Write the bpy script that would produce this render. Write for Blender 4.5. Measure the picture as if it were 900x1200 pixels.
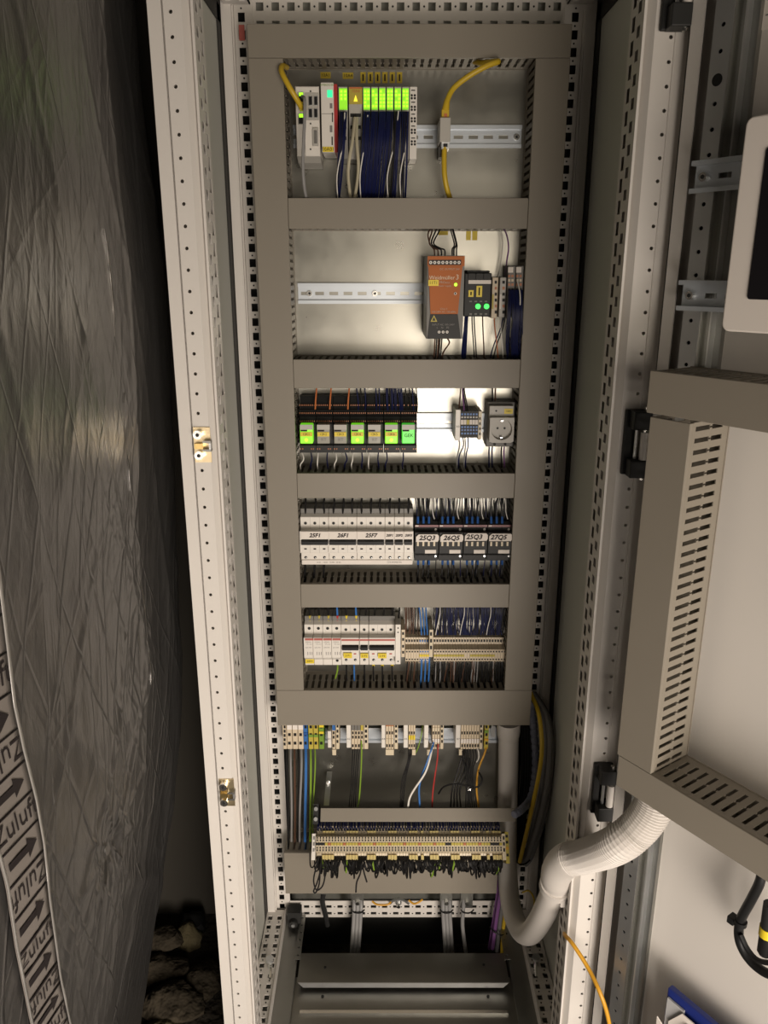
import bpy, math, random
from mathutils import Vector, Matrix, noise
random.seed(7)
for o in list(bpy.data.objects): bpy.data.objects.remove(o)
SC = bpy.context.scene
COL = SC.collection
R = math.radians

# ------------------------------------------------------------------ camera
F = 930.0; PITCH = R(16.92); CAM = Vector((-.039, -1.006, 1.5))
cam = bpy.data.cameras.new('camera'); camo = bpy.data.objects.new('camera', cam); COL.objects.link(camo)
cam.sensor_fit = 'VERTICAL'; cam.sensor_height = 36; cam.lens = F / 1200 * 36; cam.clip_start = .01
camo.location = CAM; camo.rotation_euler = (math.pi / 2 - PITCH, 0, 0)
SC.camera = camo
# ------------------------------------------------------------------ world, lights, exposure
w = bpy.data.worlds.new('world'); SC.world = w; w.use_nodes = True
w.node_tree.nodes['Background'].inputs[0].default_value = (1, .9, .76, 1)
w.node_tree.nodes['Background'].inputs[1].default_value = .03
def area(name, loc, target, sx, sy, energy, color, spread=180):
    l = bpy.data.lights.new(name, 'AREA'); l.shape = 'RECTANGLE'; l.size = sx; l.size_y = sy; l.energy = energy; l.color = color
    l.spread = R(spread)
    o = bpy.data.objects.new(name, l); COL.objects.link(o); o.location = loc
    o.rotation_euler = (Vector(target) - Vector(loc)).to_track_quat('-Z', 'Y').to_euler()
    return o
area('work_light', (.60, -1.95, .95), (0, .3, .40), 1.1, 1.25, 20, (1, .88, .73), 130)
area('floor_light', (.50, -1.65, .55), (-.1, .1, .42), .9, .75, 21, (1, .90, .82), 125)
vs = SC.view_settings; SC.display_settings.display_device = 'sRGB'
vs.view_transform = 'Standard'; vs.look = 'None'; vs.gamma = 1; vs.exposure = -.55; vs.use_curve_mapping = False

# ------------------------------------------------------------------ pixel -> place helpers
FW = Vector((0, math.cos(PITCH), -math.sin(PITCH))); UP = Vector((0, math.sin(PITCH), math.cos(PITCH)))
def ray(x, y): return FW + Vector((1, 0, 0)) * ((x - 450) / F) + UP * ((600 - y) / F)
def P(x, y, Y):
    r = ray(x, y); return CAM + r * ((Y - CAM.y) / r.y)
def PZ(x, y, Z):
    r = ray(x, y); return CAM + r * ((Z - CAM.z) / r.z)
def PX(x, y, X):
    r = ray(x, y); return CAM + r * ((X - CAM.x) / r.x)
def X_(x, y, Y): return P(x, y, Y).x
def Z_(y, Y): return P(450, y, Y).z

# ------------------------------------------------------------------ materials
MATS = {}
def mat(name, col, rough=.5, metal=0.0, bump=0.0, bscale=200, var=0.0, vscale=8, emit=None, estr=0, trans=0, coat=0, bdist=.002):
    m = bpy.data.materials.new(name); m.use_nodes = True; nt = m.node_tree; b = nt.nodes['Principled BSDF']
    b.inputs['Base Color'].default_value = (*col, 1); b.inputs['Roughness'].default_value = rough; b.inputs['Metallic'].default_value = metal
    if sum(col) < .2 and not metal: b.inputs['Specular IOR Level'].default_value = .28
    if trans: b.inputs['Transmission Weight'].default_value = trans
    if coat: b.inputs['Coat Weight'].default_value = coat
    if emit: b.inputs['Emission Color'].default_value = (*emit, 1); b.inputs['Emission Strength'].default_value = estr
    if var or bump:
        tc = nt.nodes.new('ShaderNodeTexCoord')
    if var:
        n = nt.nodes.new('ShaderNodeTexNoise'); n.inputs['Scale'].default_value = vscale; n.inputs['Detail'].default_value = 5
        mr = nt.nodes.new('ShaderNodeMapRange'); mr.inputs[3].default_value = 1 - var; mr.inputs[4].default_value = 1 + var
        mx = nt.nodes.new('ShaderNodeMix'); mx.data_type = 'RGBA'; mx.blend_type = 'MULTIPLY'; mx.inputs[0].default_value = 1
        mx.inputs[6].default_value = (*col, 1)
        nt.links.new(tc.outputs['Object'], n.inputs['Vector']); nt.links.new(n.outputs['Fac'], mr.inputs[0]); nt.links.new(mr.outputs[0], mx.inputs[7])
        nt.links.new(mx.outputs[2], b.inputs['Base Color'])
        mr2 = nt.nodes.new('ShaderNodeMapRange'); mr2.inputs[3].default_value = max(.03, rough - .08); mr2.inputs[4].default_value = min(1, rough + .08)
        nt.links.new(n.outputs['Fac'], mr2.inputs[0]); nt.links.new(mr2.outputs[0], b.inputs['Roughness'])
    if bump:
        n2 = nt.nodes.new('ShaderNodeTexNoise'); n2.inputs['Scale'].default_value = bscale; n2.inputs['Detail'].default_value = 3
        bp = nt.nodes.new('ShaderNodeBump'); bp.inputs['Strength'].default_value = bump; bp.inputs['Distance'].default_value = bdist
        nt.links.new(tc.outputs['Object'], n2.inputs['Vector']); nt.links.new(n2.outputs['Fac'], bp.inputs['Height']); nt.links.new(bp.outputs[0], b.inputs['Normal'])
    MATS[name] = m; return m
M = MATS
mat('coat', (.62, .585, .54), .42, bump=.05, bscale=900, var=.03, vscale=5)
mat('panel', (.50, .50, .45), .45, bump=.05, bscale=900, var=.03, vscale=4)  # same paint as the posts, its shaded greenish look put into the colour
mat('duct', (.215, .19, .152), .5, bump=.03, bscale=700, var=.03, vscale=10)
mat('galv', (.37, .36, .32), .30, metal=1, var=.04, vscale=25)
mat('rail_steel', (.58, .62, .66), .40, metal=.55, var=.04, vscale=30)
mat('steel', (.66, .67, .67), .34, metal=.9, var=.05, vscale=30)
mat('dull_steel', (.33, .33, .31), .4, metal=1, var=.15, vscale=12)
mat('floor_steel', (.30, .295, .27), .36, metal=1, var=.2, vscale=9)
mat('bright_steel', (.85, .84, .8), .22, metal=1)
mat('brass', (.75, .55, .22), .3, metal=1)
mat('zinc_yellow', (.80, .66, .42), .35, metal=1, var=.2, vscale=60)
mat('black', (.012, .012, .012), .45)
mat('black_gloss', (.01, .01, .012), .15)
mat('dark', (.018, .018, .017), .55)
mat('charcoal', (.022, .022, .021), .5)
mat('wire_black', (.009, .0085, .0085), .5)
mat('wire_navy', (.004, .007, .048), .5)
mat('wire_brown', (.09, .045, .028), .45)
mat('wire_blue', (.04, .16, .45), .4)
mat('wire_orange', (.50, .15, .05), .45)
mat('wire_grey', (.25, .245, .24), .45)
mat('wire_white', (.75, .72, .66), .45)
mat('wire_red', (.40, .03, .025), .45)
mat('wire_green', (.20, .33, .03), .45)
mat('wire_violet', (.20, .08, .24), .45)
mat('wire_beige', (.42, .38, .27), .45)
mat('cable_yellow', (.55, .37, .02), .42)
mat('cable_amber', (.60, .30, .02), .42)
mat('cable_grey', (.16, .155, .155), .5)
mat('spiral', (.14, .15, .20), .5)
mat('white_plastic', (.72, .68, .62), .4)
mat('grey_plastic', (.42, .40, .36), .45)
mat('mid_plastic', (.15, .143, .13), .5)
mat('cream', (.60, .50, .36), .45)
mat('cream_light', (.62, .53, .38), .45)
mat('pipe', (.55, .515, .475), .5)
mat('red', (.40, .03, .03), .4)
mat('red_stripe', (.42, .10, .08), .4)
mat('brown_red', (.16, .03, .03), .4)
mat('orange', (.37, .095, .008), .6)
mat('orange_dot', (.40, .13, .04), .4)
mat('yellow', (.72, .55, .03), .45)
mat('yellow_dull', (.45, .36, .05), .5)
mat('sticker_yellow', (.60, .45, .03), .5)
mat('cap_yellow', (.52, .42, .16), .5)
mat('pe_green', (.16, .28, .03), .45)
mat('blue', (.03, .13, .38), .42)
mat('ferrule_blue', (.02, .09, .30), .4)
mat('navy_plastic', (.008, .015, .12), .4)
mat('paper', (.74, .68, .62), .7)
mat('ink', (.02, .015, .015), .7)
mat('ink_grey', (.20, .19, .18), .7)
mat('ink_pale', (.40, .33, .26), .7)
mat('relay_clear', (.34, .33, .28), .25)
mat('led_lime', (.5, 1, .05), .4, emit=(.36, 1, .02), estr=1.9)
mat('led_lime_soft', (.35, .7, .05), .4, emit=(.22, .85, .01), estr=.8)
mat('led_green', (.1, 1, .2), .4, emit=(.02, 1, .07), estr=2.2)
mat('led_cyan', (.1, 1, .5), .4, emit=(.0, .9, .30), estr=1.1)
mat('led_yellow', (1, .9, .1), .4, emit=(1, .80, .03), estr=1.3)
mat('relay_lime', (.35, .85, .05), .35, emit=(.22, .95, .02), estr=.75)
mat('relay_green', (.15, .75, .12), .35, emit=(.10, .85, .06), estr=.55)
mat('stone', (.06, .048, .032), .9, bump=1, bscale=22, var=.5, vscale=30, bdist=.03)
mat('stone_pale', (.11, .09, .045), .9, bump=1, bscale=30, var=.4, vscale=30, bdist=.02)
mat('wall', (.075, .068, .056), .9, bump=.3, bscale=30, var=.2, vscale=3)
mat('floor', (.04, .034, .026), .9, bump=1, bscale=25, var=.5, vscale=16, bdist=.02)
mat('screen', (.012, .011, .013), .2)
mat('folder_blue', (.012, .025, .17), .4)
mat('gap_shade', (.02, .019, .017), .6)  # dark of the open gap beside the side panel, as a colour
mat('clear_plastic', (.45, .45, .45), .15)
def foil_mat():
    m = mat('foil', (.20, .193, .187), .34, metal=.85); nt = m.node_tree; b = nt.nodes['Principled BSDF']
    tc = nt.nodes.new('ShaderNodeTexCoord'); mp = nt.nodes.new('ShaderNodeMapping'); mp.inputs['Scale'].default_value = (1, 1, .5)
    n = nt.nodes.new('ShaderNodeTexNoise'); n.inputs['Scale'].default_value = 60; n.inputs['Detail'].default_value = 6; n.inputs['Distortion'].default_value = .5
    v = nt.nodes.new('ShaderNodeTexNoise'); v.noise_type = 'RIDGED_MULTIFRACTAL'; v.inputs['Scale'].default_value = 13; v.inputs['Detail'].default_value = 4; v.inputs['Distortion'].default_value = .6
    ad = nt.nodes.new('ShaderNodeMath'); ad.operation = 'MULTIPLY_ADD'; ad.inputs[1].default_value = .5
    bp = nt.nodes.new('ShaderNodeBump'); bp.inputs['Strength'].default_value = .6; bp.inputs['Distance'].default_value = .0022
    L = nt.links.new
    L(tc.outputs['Object'], mp.inputs[0]); L(mp.outputs[0], n.inputs['Vector']); L(mp.outputs[0], v.inputs['Vector'])
    L(v.outputs['Fac'], ad.inputs[0]); L(n.outputs['Fac'], ad.inputs[2]); cur = ad.outputs[0]
    sx_ = nt.nodes.new('ShaderNodeSeparateXYZ'); zr = nt.nodes.new('ShaderNodeMapRange'); zr.inputs[1].default_value = .75; zr.inputs[2].default_value = 1.35; zr.inputs[3].default_value = .75; zr.inputs[4].default_value = .15
    L(tc.outputs['Object'], sx_.inputs[0]); L(sx_.outputs['Z'], zr.inputs[0])
    for k, (rot, sc, wt) in enumerate(((.30, (1, 13, 1.6), 1.6), (-.45, (1, 16, 1.3), 1.3), (.9, (1, 11, 1.8), .9), (.05, (1, 24, 1.5), .9))):
        m2 = nt.nodes.new('ShaderNodeMapping'); m2.inputs['Rotation'].default_value = (rot, 0, 0); m3 = nt.nodes.new('ShaderNodeMapping'); m3.inputs['Scale'].default_value = sc; m3.inputs['Location'].default_value = (k * 3.7, k * 1.9, 0)
        q = nt.nodes.new('ShaderNodeTexNoise'); q.inputs['Scale'].default_value = 1; q.inputs['Detail'].default_value = 1.5
        s1 = nt.nodes.new('ShaderNodeMath'); s1.operation = 'SUBTRACT'; s1.inputs[1].default_value = .5
        s2 = nt.nodes.new('ShaderNodeMath'); s2.operation = 'ABSOLUTE'
        mr = nt.nodes.new('ShaderNodeMapRange'); mr.inputs[1].default_value = 0; mr.inputs[2].default_value = .022; mr.inputs[3].default_value = wt; mr.inputs[4].default_value = 0
        sm = nt.nodes.new('ShaderNodeMath'); sm.operation = 'ADD'
        L(tc.outputs['Object'], m2.inputs[0]); L(m2.outputs[0], m3.inputs[0]); L(m3.outputs[0], q.inputs['Vector']); L(q.outputs['Fac'], s1.inputs[0]); L(s1.outputs[0], s2.inputs[0]); L(s2.outputs[0], mr.inputs[0])
        mk = nt.nodes.new('ShaderNodeMath'); mk.operation = 'MULTIPLY'; L(mr.outputs[0], mk.inputs[0]); L(zr.outputs[0], mk.inputs[1])
        L(mk.outputs[0], sm.inputs[0]); L(cur, sm.inputs[1]); cur = sm.outputs[0]
    L(cur, bp.inputs['Height']); L(bp.outputs[0], b.inputs['Normal'])
foil_mat()

# ------------------------------------------------------------------ mesh builder
ORG = {}
class MB:
    def __init__(s, xf=None): s.v = []; s.f = []; s.m = []; s.mats = []; s.xf = xf
    def mi(s, name):
        if name not in s.mats: s.mats.append(name)
        return s.mats.index(name)
    def add(s, vs, fs, m):
        b = len(s.v); k = s.mi(m); s.v.extend(Vector(v) for v in vs)
        for f in fs: s.f.append(tuple(i + b for i in f)); s.m.append(k)
        return s
    def box(s, x0, x1, y0, y1, z0, z1, m):
        if x0 > x1: x0, x1 = x1, x0
        if y0 > y1: y0, y1 = y1, y0
        if z0 > z1: z0, z1 = z1, z0
        return s.add([(x0, y0, z0), (x1, y0, z0), (x1, y1, z0), (x0, y1, z0), (x0, y0, z1), (x1, y0, z1), (x1, y1, z1), (x0, y1, z1)],
                     [(0, 3, 2, 1), (4, 5, 6, 7), (0, 1, 5, 4), (1, 2, 6, 5), (2, 3, 7, 6), (3, 0, 4, 7)], m)
    def cbox(s, x0, x1, y0, y1, z0, z1, c, m):
        """box whose front (-Y) edges are chamfered by c"""
        vs = [(x0, y1, z0), (x1, y1, z0), (x1, y1, z1), (x0, y1, z1), (x0, y0 + c, z0), (x1, y0 + c, z0), (x1, y0 + c, z1), (x0, y0 + c, z1),
              (x0 + c, y0, z0 + c), (x1 - c, y0, z0 + c), (x1 - c, y0, z1 - c), (x0 + c, y0, z1 - c)]
        fs = [(0, 3, 2, 1), (8, 9, 10, 11)]
        for i in range(4):
            j = (i + 1) % 4; fs += [(i, j, j + 4, i + 4), (i + 4, j + 4, j + 8, i + 8)]
        return s.add(vs, fs, m)
    def prism(s, poly, axis, a0, a1, m):
        """poly in the two other axes: x -> (y,z), y -> (x,z), z -> (x,y)"""
        def mk(p, a):
            return {'x': (a, p[0], p[1]), 'y': (p[0], a, p[1]), 'z': (p[0], p[1], a)}[axis]
        n = len(poly); vs = [mk(p, a0) for p in poly] + [mk(p, a1) for p in poly]
        fs = [tuple(range(n))[::-1], tuple(range(n, 2 * n))] + [(i, (i + 1) % n, (i + 1) % n + n, i + n) for i in range(n)]
        return s.add(vs, fs, m)
    def cyl(s, c, d, r, m, n=10, r2=None):
        c = Vector(c); d = Vector(d); q = d.to_track_quat('Z', 'Y'); r2 = r if r2 is None else r2
        vs = [c + q @ Vector((r * math.cos(2 * math.pi * i / n), r * math.sin(2 * math.pi * i / n), 0)) for i in range(n)]
        vs += [c + d + q @ Vector((r2 * math.cos(2 * math.pi * i / n), r2 * math.sin(2 * math.pi * i / n), 0)) for i in range(n)]
        fs = [tuple(range(n))[::-1], tuple(range(n, 2 * n))] + [(i, (i + 1) % n, (i + 1) % n + n, i + n) for i in range(n)]
        return s.add(vs, fs, m)
    def ring(s, c, d, r, ri, m, n=16):
        """flat washer of thickness |d|"""
        c = Vector(c); d = Vector(d); q = d.to_track_quat('Z', 'Y'); vs = []
        for base in (c, c + d):
            for rr in (r, ri):
                vs += [base + q @ Vector((rr * math.cos(2 * math.pi * i / n), rr * math.sin(2 * math.pi * i / n), 0)) for i in range(n)]
        fs = []
        for i in range(n):
            j = (i + 1) % n
            fs += [(i, n + i, n + j, j), (2 * n + i, 2 * n + j, 3 * n + j, 3 * n + i), (i, j, 2 * n + j, 2 * n + i), (n + i, 3 * n + i, 3 * n + j, n + j)]
        return s.add(vs, fs, m)
    def tube(s, pts, r, m, n=6):
        pts = [Vector(p) for p in pts]; k = len(pts); rs = r if isinstance(r, (list, tuple)) else [r] * k
        vs = []; up = None
        for i, p in enumerate(pts):
            t = (pts[min(i + 1, k - 1)] - pts[max(i - 1, 0)]).normalized()
            if up is None:
                up = t.orthogonal().normalized()
            else:
                up = (up - t * up.dot(t)); up = up.normalized() if up.length > 1e-6 else t.orthogonal().normalized()
            b = t.cross(up)
            vs += [p + (up * math.cos(2 * math.pi * j / n) + b * math.sin(2 * math.pi * j / n)) * rs[i] for j in range(n)]
        fs = [tuple(range(n))[::-1], tuple(range((k - 1) * n, k * n))]
        for i in range(k - 1):
            for j in range(n):
                a = i * n + j; c = i * n + (j + 1) % n; fs.append((a, c, c + n, a + n))
        return s.add(vs, fs, m)
    def text(s, body, size, fn, m, align='CENTER', shear=0, bold=0):
        cu = bpy.data.curves.new('lettering', 'FONT'); cu.body = body; cu.size = size; cu.align_x = align; cu.align_y = 'CENTER'; cu.resolution_u = 2; cu.shear = shear; cu.offset = bold
        ob = bpy.data.objects.new('lettering', cu); me = bpy.data.meshes.new_from_object(ob)
        s.add([fn(v.co.x, v.co.y) for v in me.vertices], [tuple(p.vertices) for p in me.polygons], m)
        bpy.data.objects.remove(ob); bpy.data.curves.remove(cu); bpy.data.meshes.remove(me); return s
    def build(s, name, parent=None, smooth=False, org=None, label=None):
        vs = [s.xf(v) for v in s.v] if s.xf else s.v
        vs = [Vector(v) for v in vs]
        if parent is not None: o0 = ORG[parent]
        elif org is not None: o0 = Vector(org)
        else:
            lo = Vector([min(v[i] for v in vs) for i in range(3)]); hi = Vector([max(v[i] for v in vs) for i in range(3)])
            o0 = Vector(((lo.x + hi.x) / 2, (lo.y + hi.y) / 2, lo.z))
        me = bpy.data.meshes.new(name); me.from_pydata([v - o0 for v in vs], [], s.f)
        for k in s.mats: me.materials.append(M[k])
        me.polygons.foreach_set('material_index', s.m)
        if smooth: me.polygons.foreach_set('use_smooth', [True] * len(me.polygons))
        me.update()
        if smooth:
            try: me.set_sharp_from_angle(angle=R(40))
            except Exception: pass
        o = bpy.data.objects.new(name, me); COL.objects.link(o); ORG[o] = o0
        if parent is not None: o.parent = parent
        else: o.location = o0
        if label: o['label'] = label
        return o
def tag(o, label, cat, group=None):
    o['label'] = label; o['category'] = cat
    if group: o['group'] = group
    return o
def thing(name, label, cat, org, group=None):
    o = bpy.data.objects.new(name, None); COL.objects.link(o); o.location = org; o.empty_display_size = .02; ORG[o] = Vector(org)
    return tag(o, label, cat, group)
def struct(o): o['kind'] = 'structure'; return o
def bevel(o, wd=.001, seg=2):
    b = o.modifiers.new('bevel', 'BEVEL'); b.width = wd; b.segments = seg; b.limit_method = 'ANGLE'; b.angle_limit = R(50); return o
def smooth_path(pts, sub=6):
    pts = [Vector(p) for p in pts]
    if len(pts) < 3: return pts
    q = [pts[0] * 2 - pts[1]] + pts + [pts[-1] * 2 - pts[-2]]; out = []
    for i in range(1, len(q) - 2):
        a, b, c, d = q[i - 1:i + 3]
        for k in range(sub):
            t = k / sub
            out.append(.5 * ((2 * b) + (c - a) * t + (2 * a - 5 * b + 4 * c - d) * t * t + (3 * b - a - 3 * c + d) * t ** 3))
    out.append(pts[-1]); return out
def cable(name, pts, r, m, label, cat='cable', group=None, px=True, n=6, sub=4):
    p = [P(*q) for q in pts] if px else pts
    o = MB().tube(smooth_path(p, sub), r, m, n).build(name, smooth=True)
    return tag(o, label, cat, group)
def perf(mb, O, U, V, L, bands, t, m):
    """plate of length L along U; bands = (v0, v1, hv0, hv1, [(u0,u1)...], round); holes are real"""
    O = Vector(O); U = Vector(U); V = Vector(V); N = U.cross(V).normalized()
    def pt(u, v, k): return O + U * u + V * v - N * (t * k)
    def quad(u0, u1, v0, v1):
        mb.add([pt(u0, v0, 0), pt(u1, v0, 0), pt(u1, v1, 0), pt(u0, v1, 0), pt(u0, v0, 1), pt(u1, v0, 1), pt(u1, v1, 1), pt(u0, v1, 1)], [(0, 1, 2, 3), (7, 6, 5, 4)], m)
    vmin = min(b[0] for b in bands); vmax = max(b[1] for b in bands)
    for v0, v1, h0, h1, holes, rnd in bands:
        if not holes: quad(0, L, v0, v1); continue
        if h0 > v0: quad(0, L, v0, h0)
        if h1 < v1: quad(0, L, h1, v1)
        u = 0
        for a, b in sorted(holes):
            if a > u: quad(u, a, h0, h1)
            if rnd:
                ca = (b - a) * .293; cb = (h1 - h0) * .293
                poly = [(a + ca, h0), (b - ca, h0), (b, h0 + cb), (b, h1 - cb), (b - ca, h1), (a + ca, h1), (a, h1 - cb), (a, h0 + cb)]
                cor = [[(a, h0), (a + ca, h0), (a, h0 + cb)], [(b, h0), (b, h0 + cb), (b - ca, h0)], [(b, h1), (b - ca, h1), (b, h1 - cb)], [(a, h1), (a, h1 - cb), (a + ca, h1)]]
                for c in cor: mb.add([pt(*q, 0) for q in c] + [pt(*q, 1) for q in c], [(0, 1, 2), (5, 4, 3)], m)
            else: poly = [(a, h0), (b, h0), (b, h1), (a, h1)]
            k = len(poly)
            mb.add([pt(*q, 0) for q in poly] + [pt(*q, 1) for q in poly], [(i, i + k, (i + 1) % k + k, (i + 1) % k) for i in range(k)], m)
            u = b
        if u < L: quad(u, L, h0, h1)
    rim = [(0, vmin), (L, vmin), (L, vmax), (0, vmax)]
    mb.add([pt(*q, 0) for q in rim] + [pt(*q, 1) for q in rim], [(i, (i + 1) % 4, (i + 1) % 4 + 4, i + 4) for i in range(4)], m)
def holes(L, pitch, wd, start=None):
    s = pitch / 2 if start is None else start; out = []
    while s + wd / 2 < L: out.append((s - wd / 2, s + wd / 2)); s += pitch
    return out

# ------------------------------------------------------------------ the setting
PLY = .444; CVY = .364
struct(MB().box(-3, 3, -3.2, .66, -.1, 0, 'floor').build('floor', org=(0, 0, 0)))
struct(MB().box(-3, 3, .56, .66, 0, 3, 'wall').build('wall_back', org=(0, .6, 0)))
struct(MB().box(-1.5, -1.4, -3.2, .56, 0, 3, 'wall').build('wall_left', org=(-1.5, 0, 0)))
struct(MB().box(1.9, 2.0, -3.2, .56, 0, 3, 'wall').build('wall_right', org=(2, 0, 0)))
struct(MB().box(-3, 3, -3.2, -3.1, 0, 3, 'wall').build('wall_front', org=(0, -3.2, 0)))
struct(MB().box(-3, 3, -3.2, .66, 3, 3.1, 'wall').build('ceiling', org=(0, 0, 3)))

# ------------------------------------------------------------------ cabinet
ZB, ZT = .10, 1.95
cab = thing('control_cabinet', 'tall open light grey steel control cabinet with perforated frame posts', 'cabinet', (0, .2, 0))
PLINTH = MB(); PLINTH.box(-.3, .3, .0, .03, 0, ZB, 'charcoal').box(-.3, .3, .47, .5, 0, ZB, 'charcoal').box(-.3, -.27, .03, .47, 0, ZB, 'charcoal').box(.27, .3, .03, .47, 0, ZB, 'charcoal')
PLINTH.build('plinth', cab)
H = ZT - ZB
for s in (-1, 1):
    mb = MB()
    def sx(x): return s * x
    # outer flange, groove, face with row of holes, bevel, inner side with slots
    gx = .2845 if s < 0 else .2868
    mb.box(sx(gx + .002), sx(.302), -.001, .012, ZB, ZT, 'coat')
    mb.box(sx(gx), sx(gx + .002), .005, .012, ZB, ZT, 'coat')
    z0 = 1.5 + .2755 - ZB  # level of the first hole row measured from the post foot
    st = z0 % .025
    x0 = -.2845 if s < 0 else .264; ww = gx - .264; hc = .0082 if s < 0 else .0188
    perf(mb, (x0, 0, ZB), (0, 0, 1), (1, 0, 0), H, [(0, ww, hc - .0021, hc + .0021, holes(H, .025, .0042, st), True)], -.002, 'coat')
    if s > 0: mb.tube([(gx + .0012, -.0002, ZB), (gx + .0012, -.0002, ZT)], .0013, 'coat', 8)  # bead added on the groove edge to catch a highlight
    mb.prism([(sx(.264), 0), (sx(.2545), .013), (sx(.2545), .0155), (sx(.264), .0025)], 'z', ZB, ZT, 'coat')
    mb.box(sx(.2520), sx(.2550), .005, .0155, ZB, ZT, 'coat')
    u = (0, 0, 1)
    bands = [(0, .024, .008, .020, holes(H, .025, .012, .0125), False), (.024, .050, .030, .042, holes(H, .025, .016, .025), False)]
    if s < 0: perf(mb, (-.2530, .0125, ZB), (0, 0, 1), (0, 1, 0), H, bands, -.0004, 'coat')
    else: perf(mb, (.2530, .0125, ZB), (0, 0, 1), (0, 1, 0), H, bands, .0004, 'coat')
    mb.box(sx(.253), sx(.300), .0625, .064, ZB, ZT, 'coat')
    mb.box(sx(.298), sx(.300), .012, .064, ZB, ZT, 'coat')
    post = mb.build('front_post', cab)
    # rear post
    mb = MB()
    mb.box(sx(.281), sx(.297), .424, .46, ZB, ZT, 'coat')
    mb.box(sx(.2785), sx(.281), .430, .46, ZB, ZT, 'coat')
    xa = -.2785 if s < 0 else .2490
    hc = .0115 if s < 0 else .018
    hs = holes(H, .025, .0135, .0125)
    perf(mb, (xa, PLY - .006, ZB), (0, 0, 1), (1, 0, 0), H, [(0, .0295, hc - .0055, hc + .0055, hs, False)], -.0018, 'coat')
    # small round holes between the square ones, their dark painted as flat black discs
    for i in range(int(H / .025)):
        zz = ZB + .025 * (i + 1)
        mb.cyl((s * .267, PLY - .0058, zz), (0, -.0006, 0), .0016, 'black', 6)
    mb.box(sx(.2490), sx(.2785), .47, .472, ZB, ZT, 'dark')  # dark strip behind the holes stands for the unlit inside of the post
    mb.build('rear_post', cab)
    # side panel
    mb = MB(); mb.box(sx(.3005), sx(.302), .064, .5, ZB, ZT, 'panel'); mb.build('side_panel', cab)
    mb = MB(); mb.box(sx(.2985), sx(.3005), .40, .424, ZB, ZT, 'gap_shade'); mb.box(sx(.2985), sx(.3005), .064, .424, ZT - .075, ZT - .05, 'gap_shade'); mb.build('panel_gap_shade', cab)  # dark strips painted where the panel edge only has a shaded gap
    # rail from front to back under the roof
    mb = MB(); Lr = .36
    xr = -.292 if s < 0 else .250
    perf(mb, (xr, .066, 1.902), (0, 1, 0), (1, 0, 0), Lr, [(0, .021, .005, .015, holes(Lr, .025, .012), False), (.021, .042, .027, .037, holes(Lr, .025, .012), False)], .002, 'coat')
    xi = -.250 if s < 0 else .250
    perf(mb, (xi, .066, 1.902), (0, 1, 0), (0, 0, 1), Lr, [(0, .04, .012, .024, holes(Lr, .025, .012), False)], .002 if s < 0 else -.002, 'coat')
    mb.build('depth_rail', cab)
    # bottom rail front to back with two rows of square holes
    mb = MB(); Lr = .36; xr = -.2985 if s < 0 else .2585
    b2 = [(0, .0195, .004, .0135, holes(Lr, .025, .0115), False), (.0195, .040, .0245, .034, holes(Lr, .025, .0115), False)]
    perf(mb, (xr, .07, .135), (0, 1, 0), (1, 0, 0), Lr, b2, -.002, 'coat')
    for i in range(13):
        for xx in (.0088, .0292): mb.cyl((xr + xx, .07 + .025 * (i + 1), .1352), (0, 0, .0005), .0016, 'black', 6)  # black discs in place of the dark in small round holes
    mb.box(sx(.2575), sx(.2595), .07, .43, .10, .138, 'coat')
    mb.box(sx(.300), sx(.2585), .066, .47, .101, .104, 'dull_steel')
    mb.build('bottom_rail', cab)
# top and bottom rear rails
mb = MB(); c = [(.0125 + .025 * i) for i in range(20)]
hs = [(a - .006, a + .006) for a in c]
perf(mb, (-.25, PLY - .004, 1.865), (1, 0, 0), (0, 0, 1), .5, [(0, .026, .006, .018, hs, False), (.026, .052, .032, .044, hs, False), (.052, .075, 0, 0, [], False)], .002, 'coat')
for i in range(19):
    for zz in (1.903, 1.877): mb.cyl((-.25 + .025 * (i + 1), PLY - .0041, zz), (0, -.0005, 0), .0017, 'black', 6)  # hole darkness painted as black discs
mb.box(-.25, .25, PLY + .03, PLY + .032, 1.86, 1.95, 'panel')
mb.build('rear_rail', cab)
mb = MB()
perf(mb, (-.25, PLY - .006, .107), (1, 0, 0), (0, 0, 1), .5, [(0, .018, .007, .0145, hs, False), (.018, .045, .0255, .033, hs, False)], .002, 'coat')
for i in range(19):
    for zz in (.1176, .1362): mb.cyl((-.25 + .025 * (i + 1), PLY - .0061, zz), (0, -.0005, 0), .0016, 'black', 6)  # black discs again paint the dark of round holes
mb.build('rear_rail', cab)
MB().box(-.3, .3, .064, .5, ZT, ZT + .002, 'panel').build('roof', cab)
MB().box(-.3, .3, .5, .502, 0.0, ZT, 'panel').build('back_panel', cab)
mb = MB(); mb.box(-.242, .242, PLY, PLY + .003, .20, 1.862, 'galv'); mp_ = mb.build('mounting_plate', cab)
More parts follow.
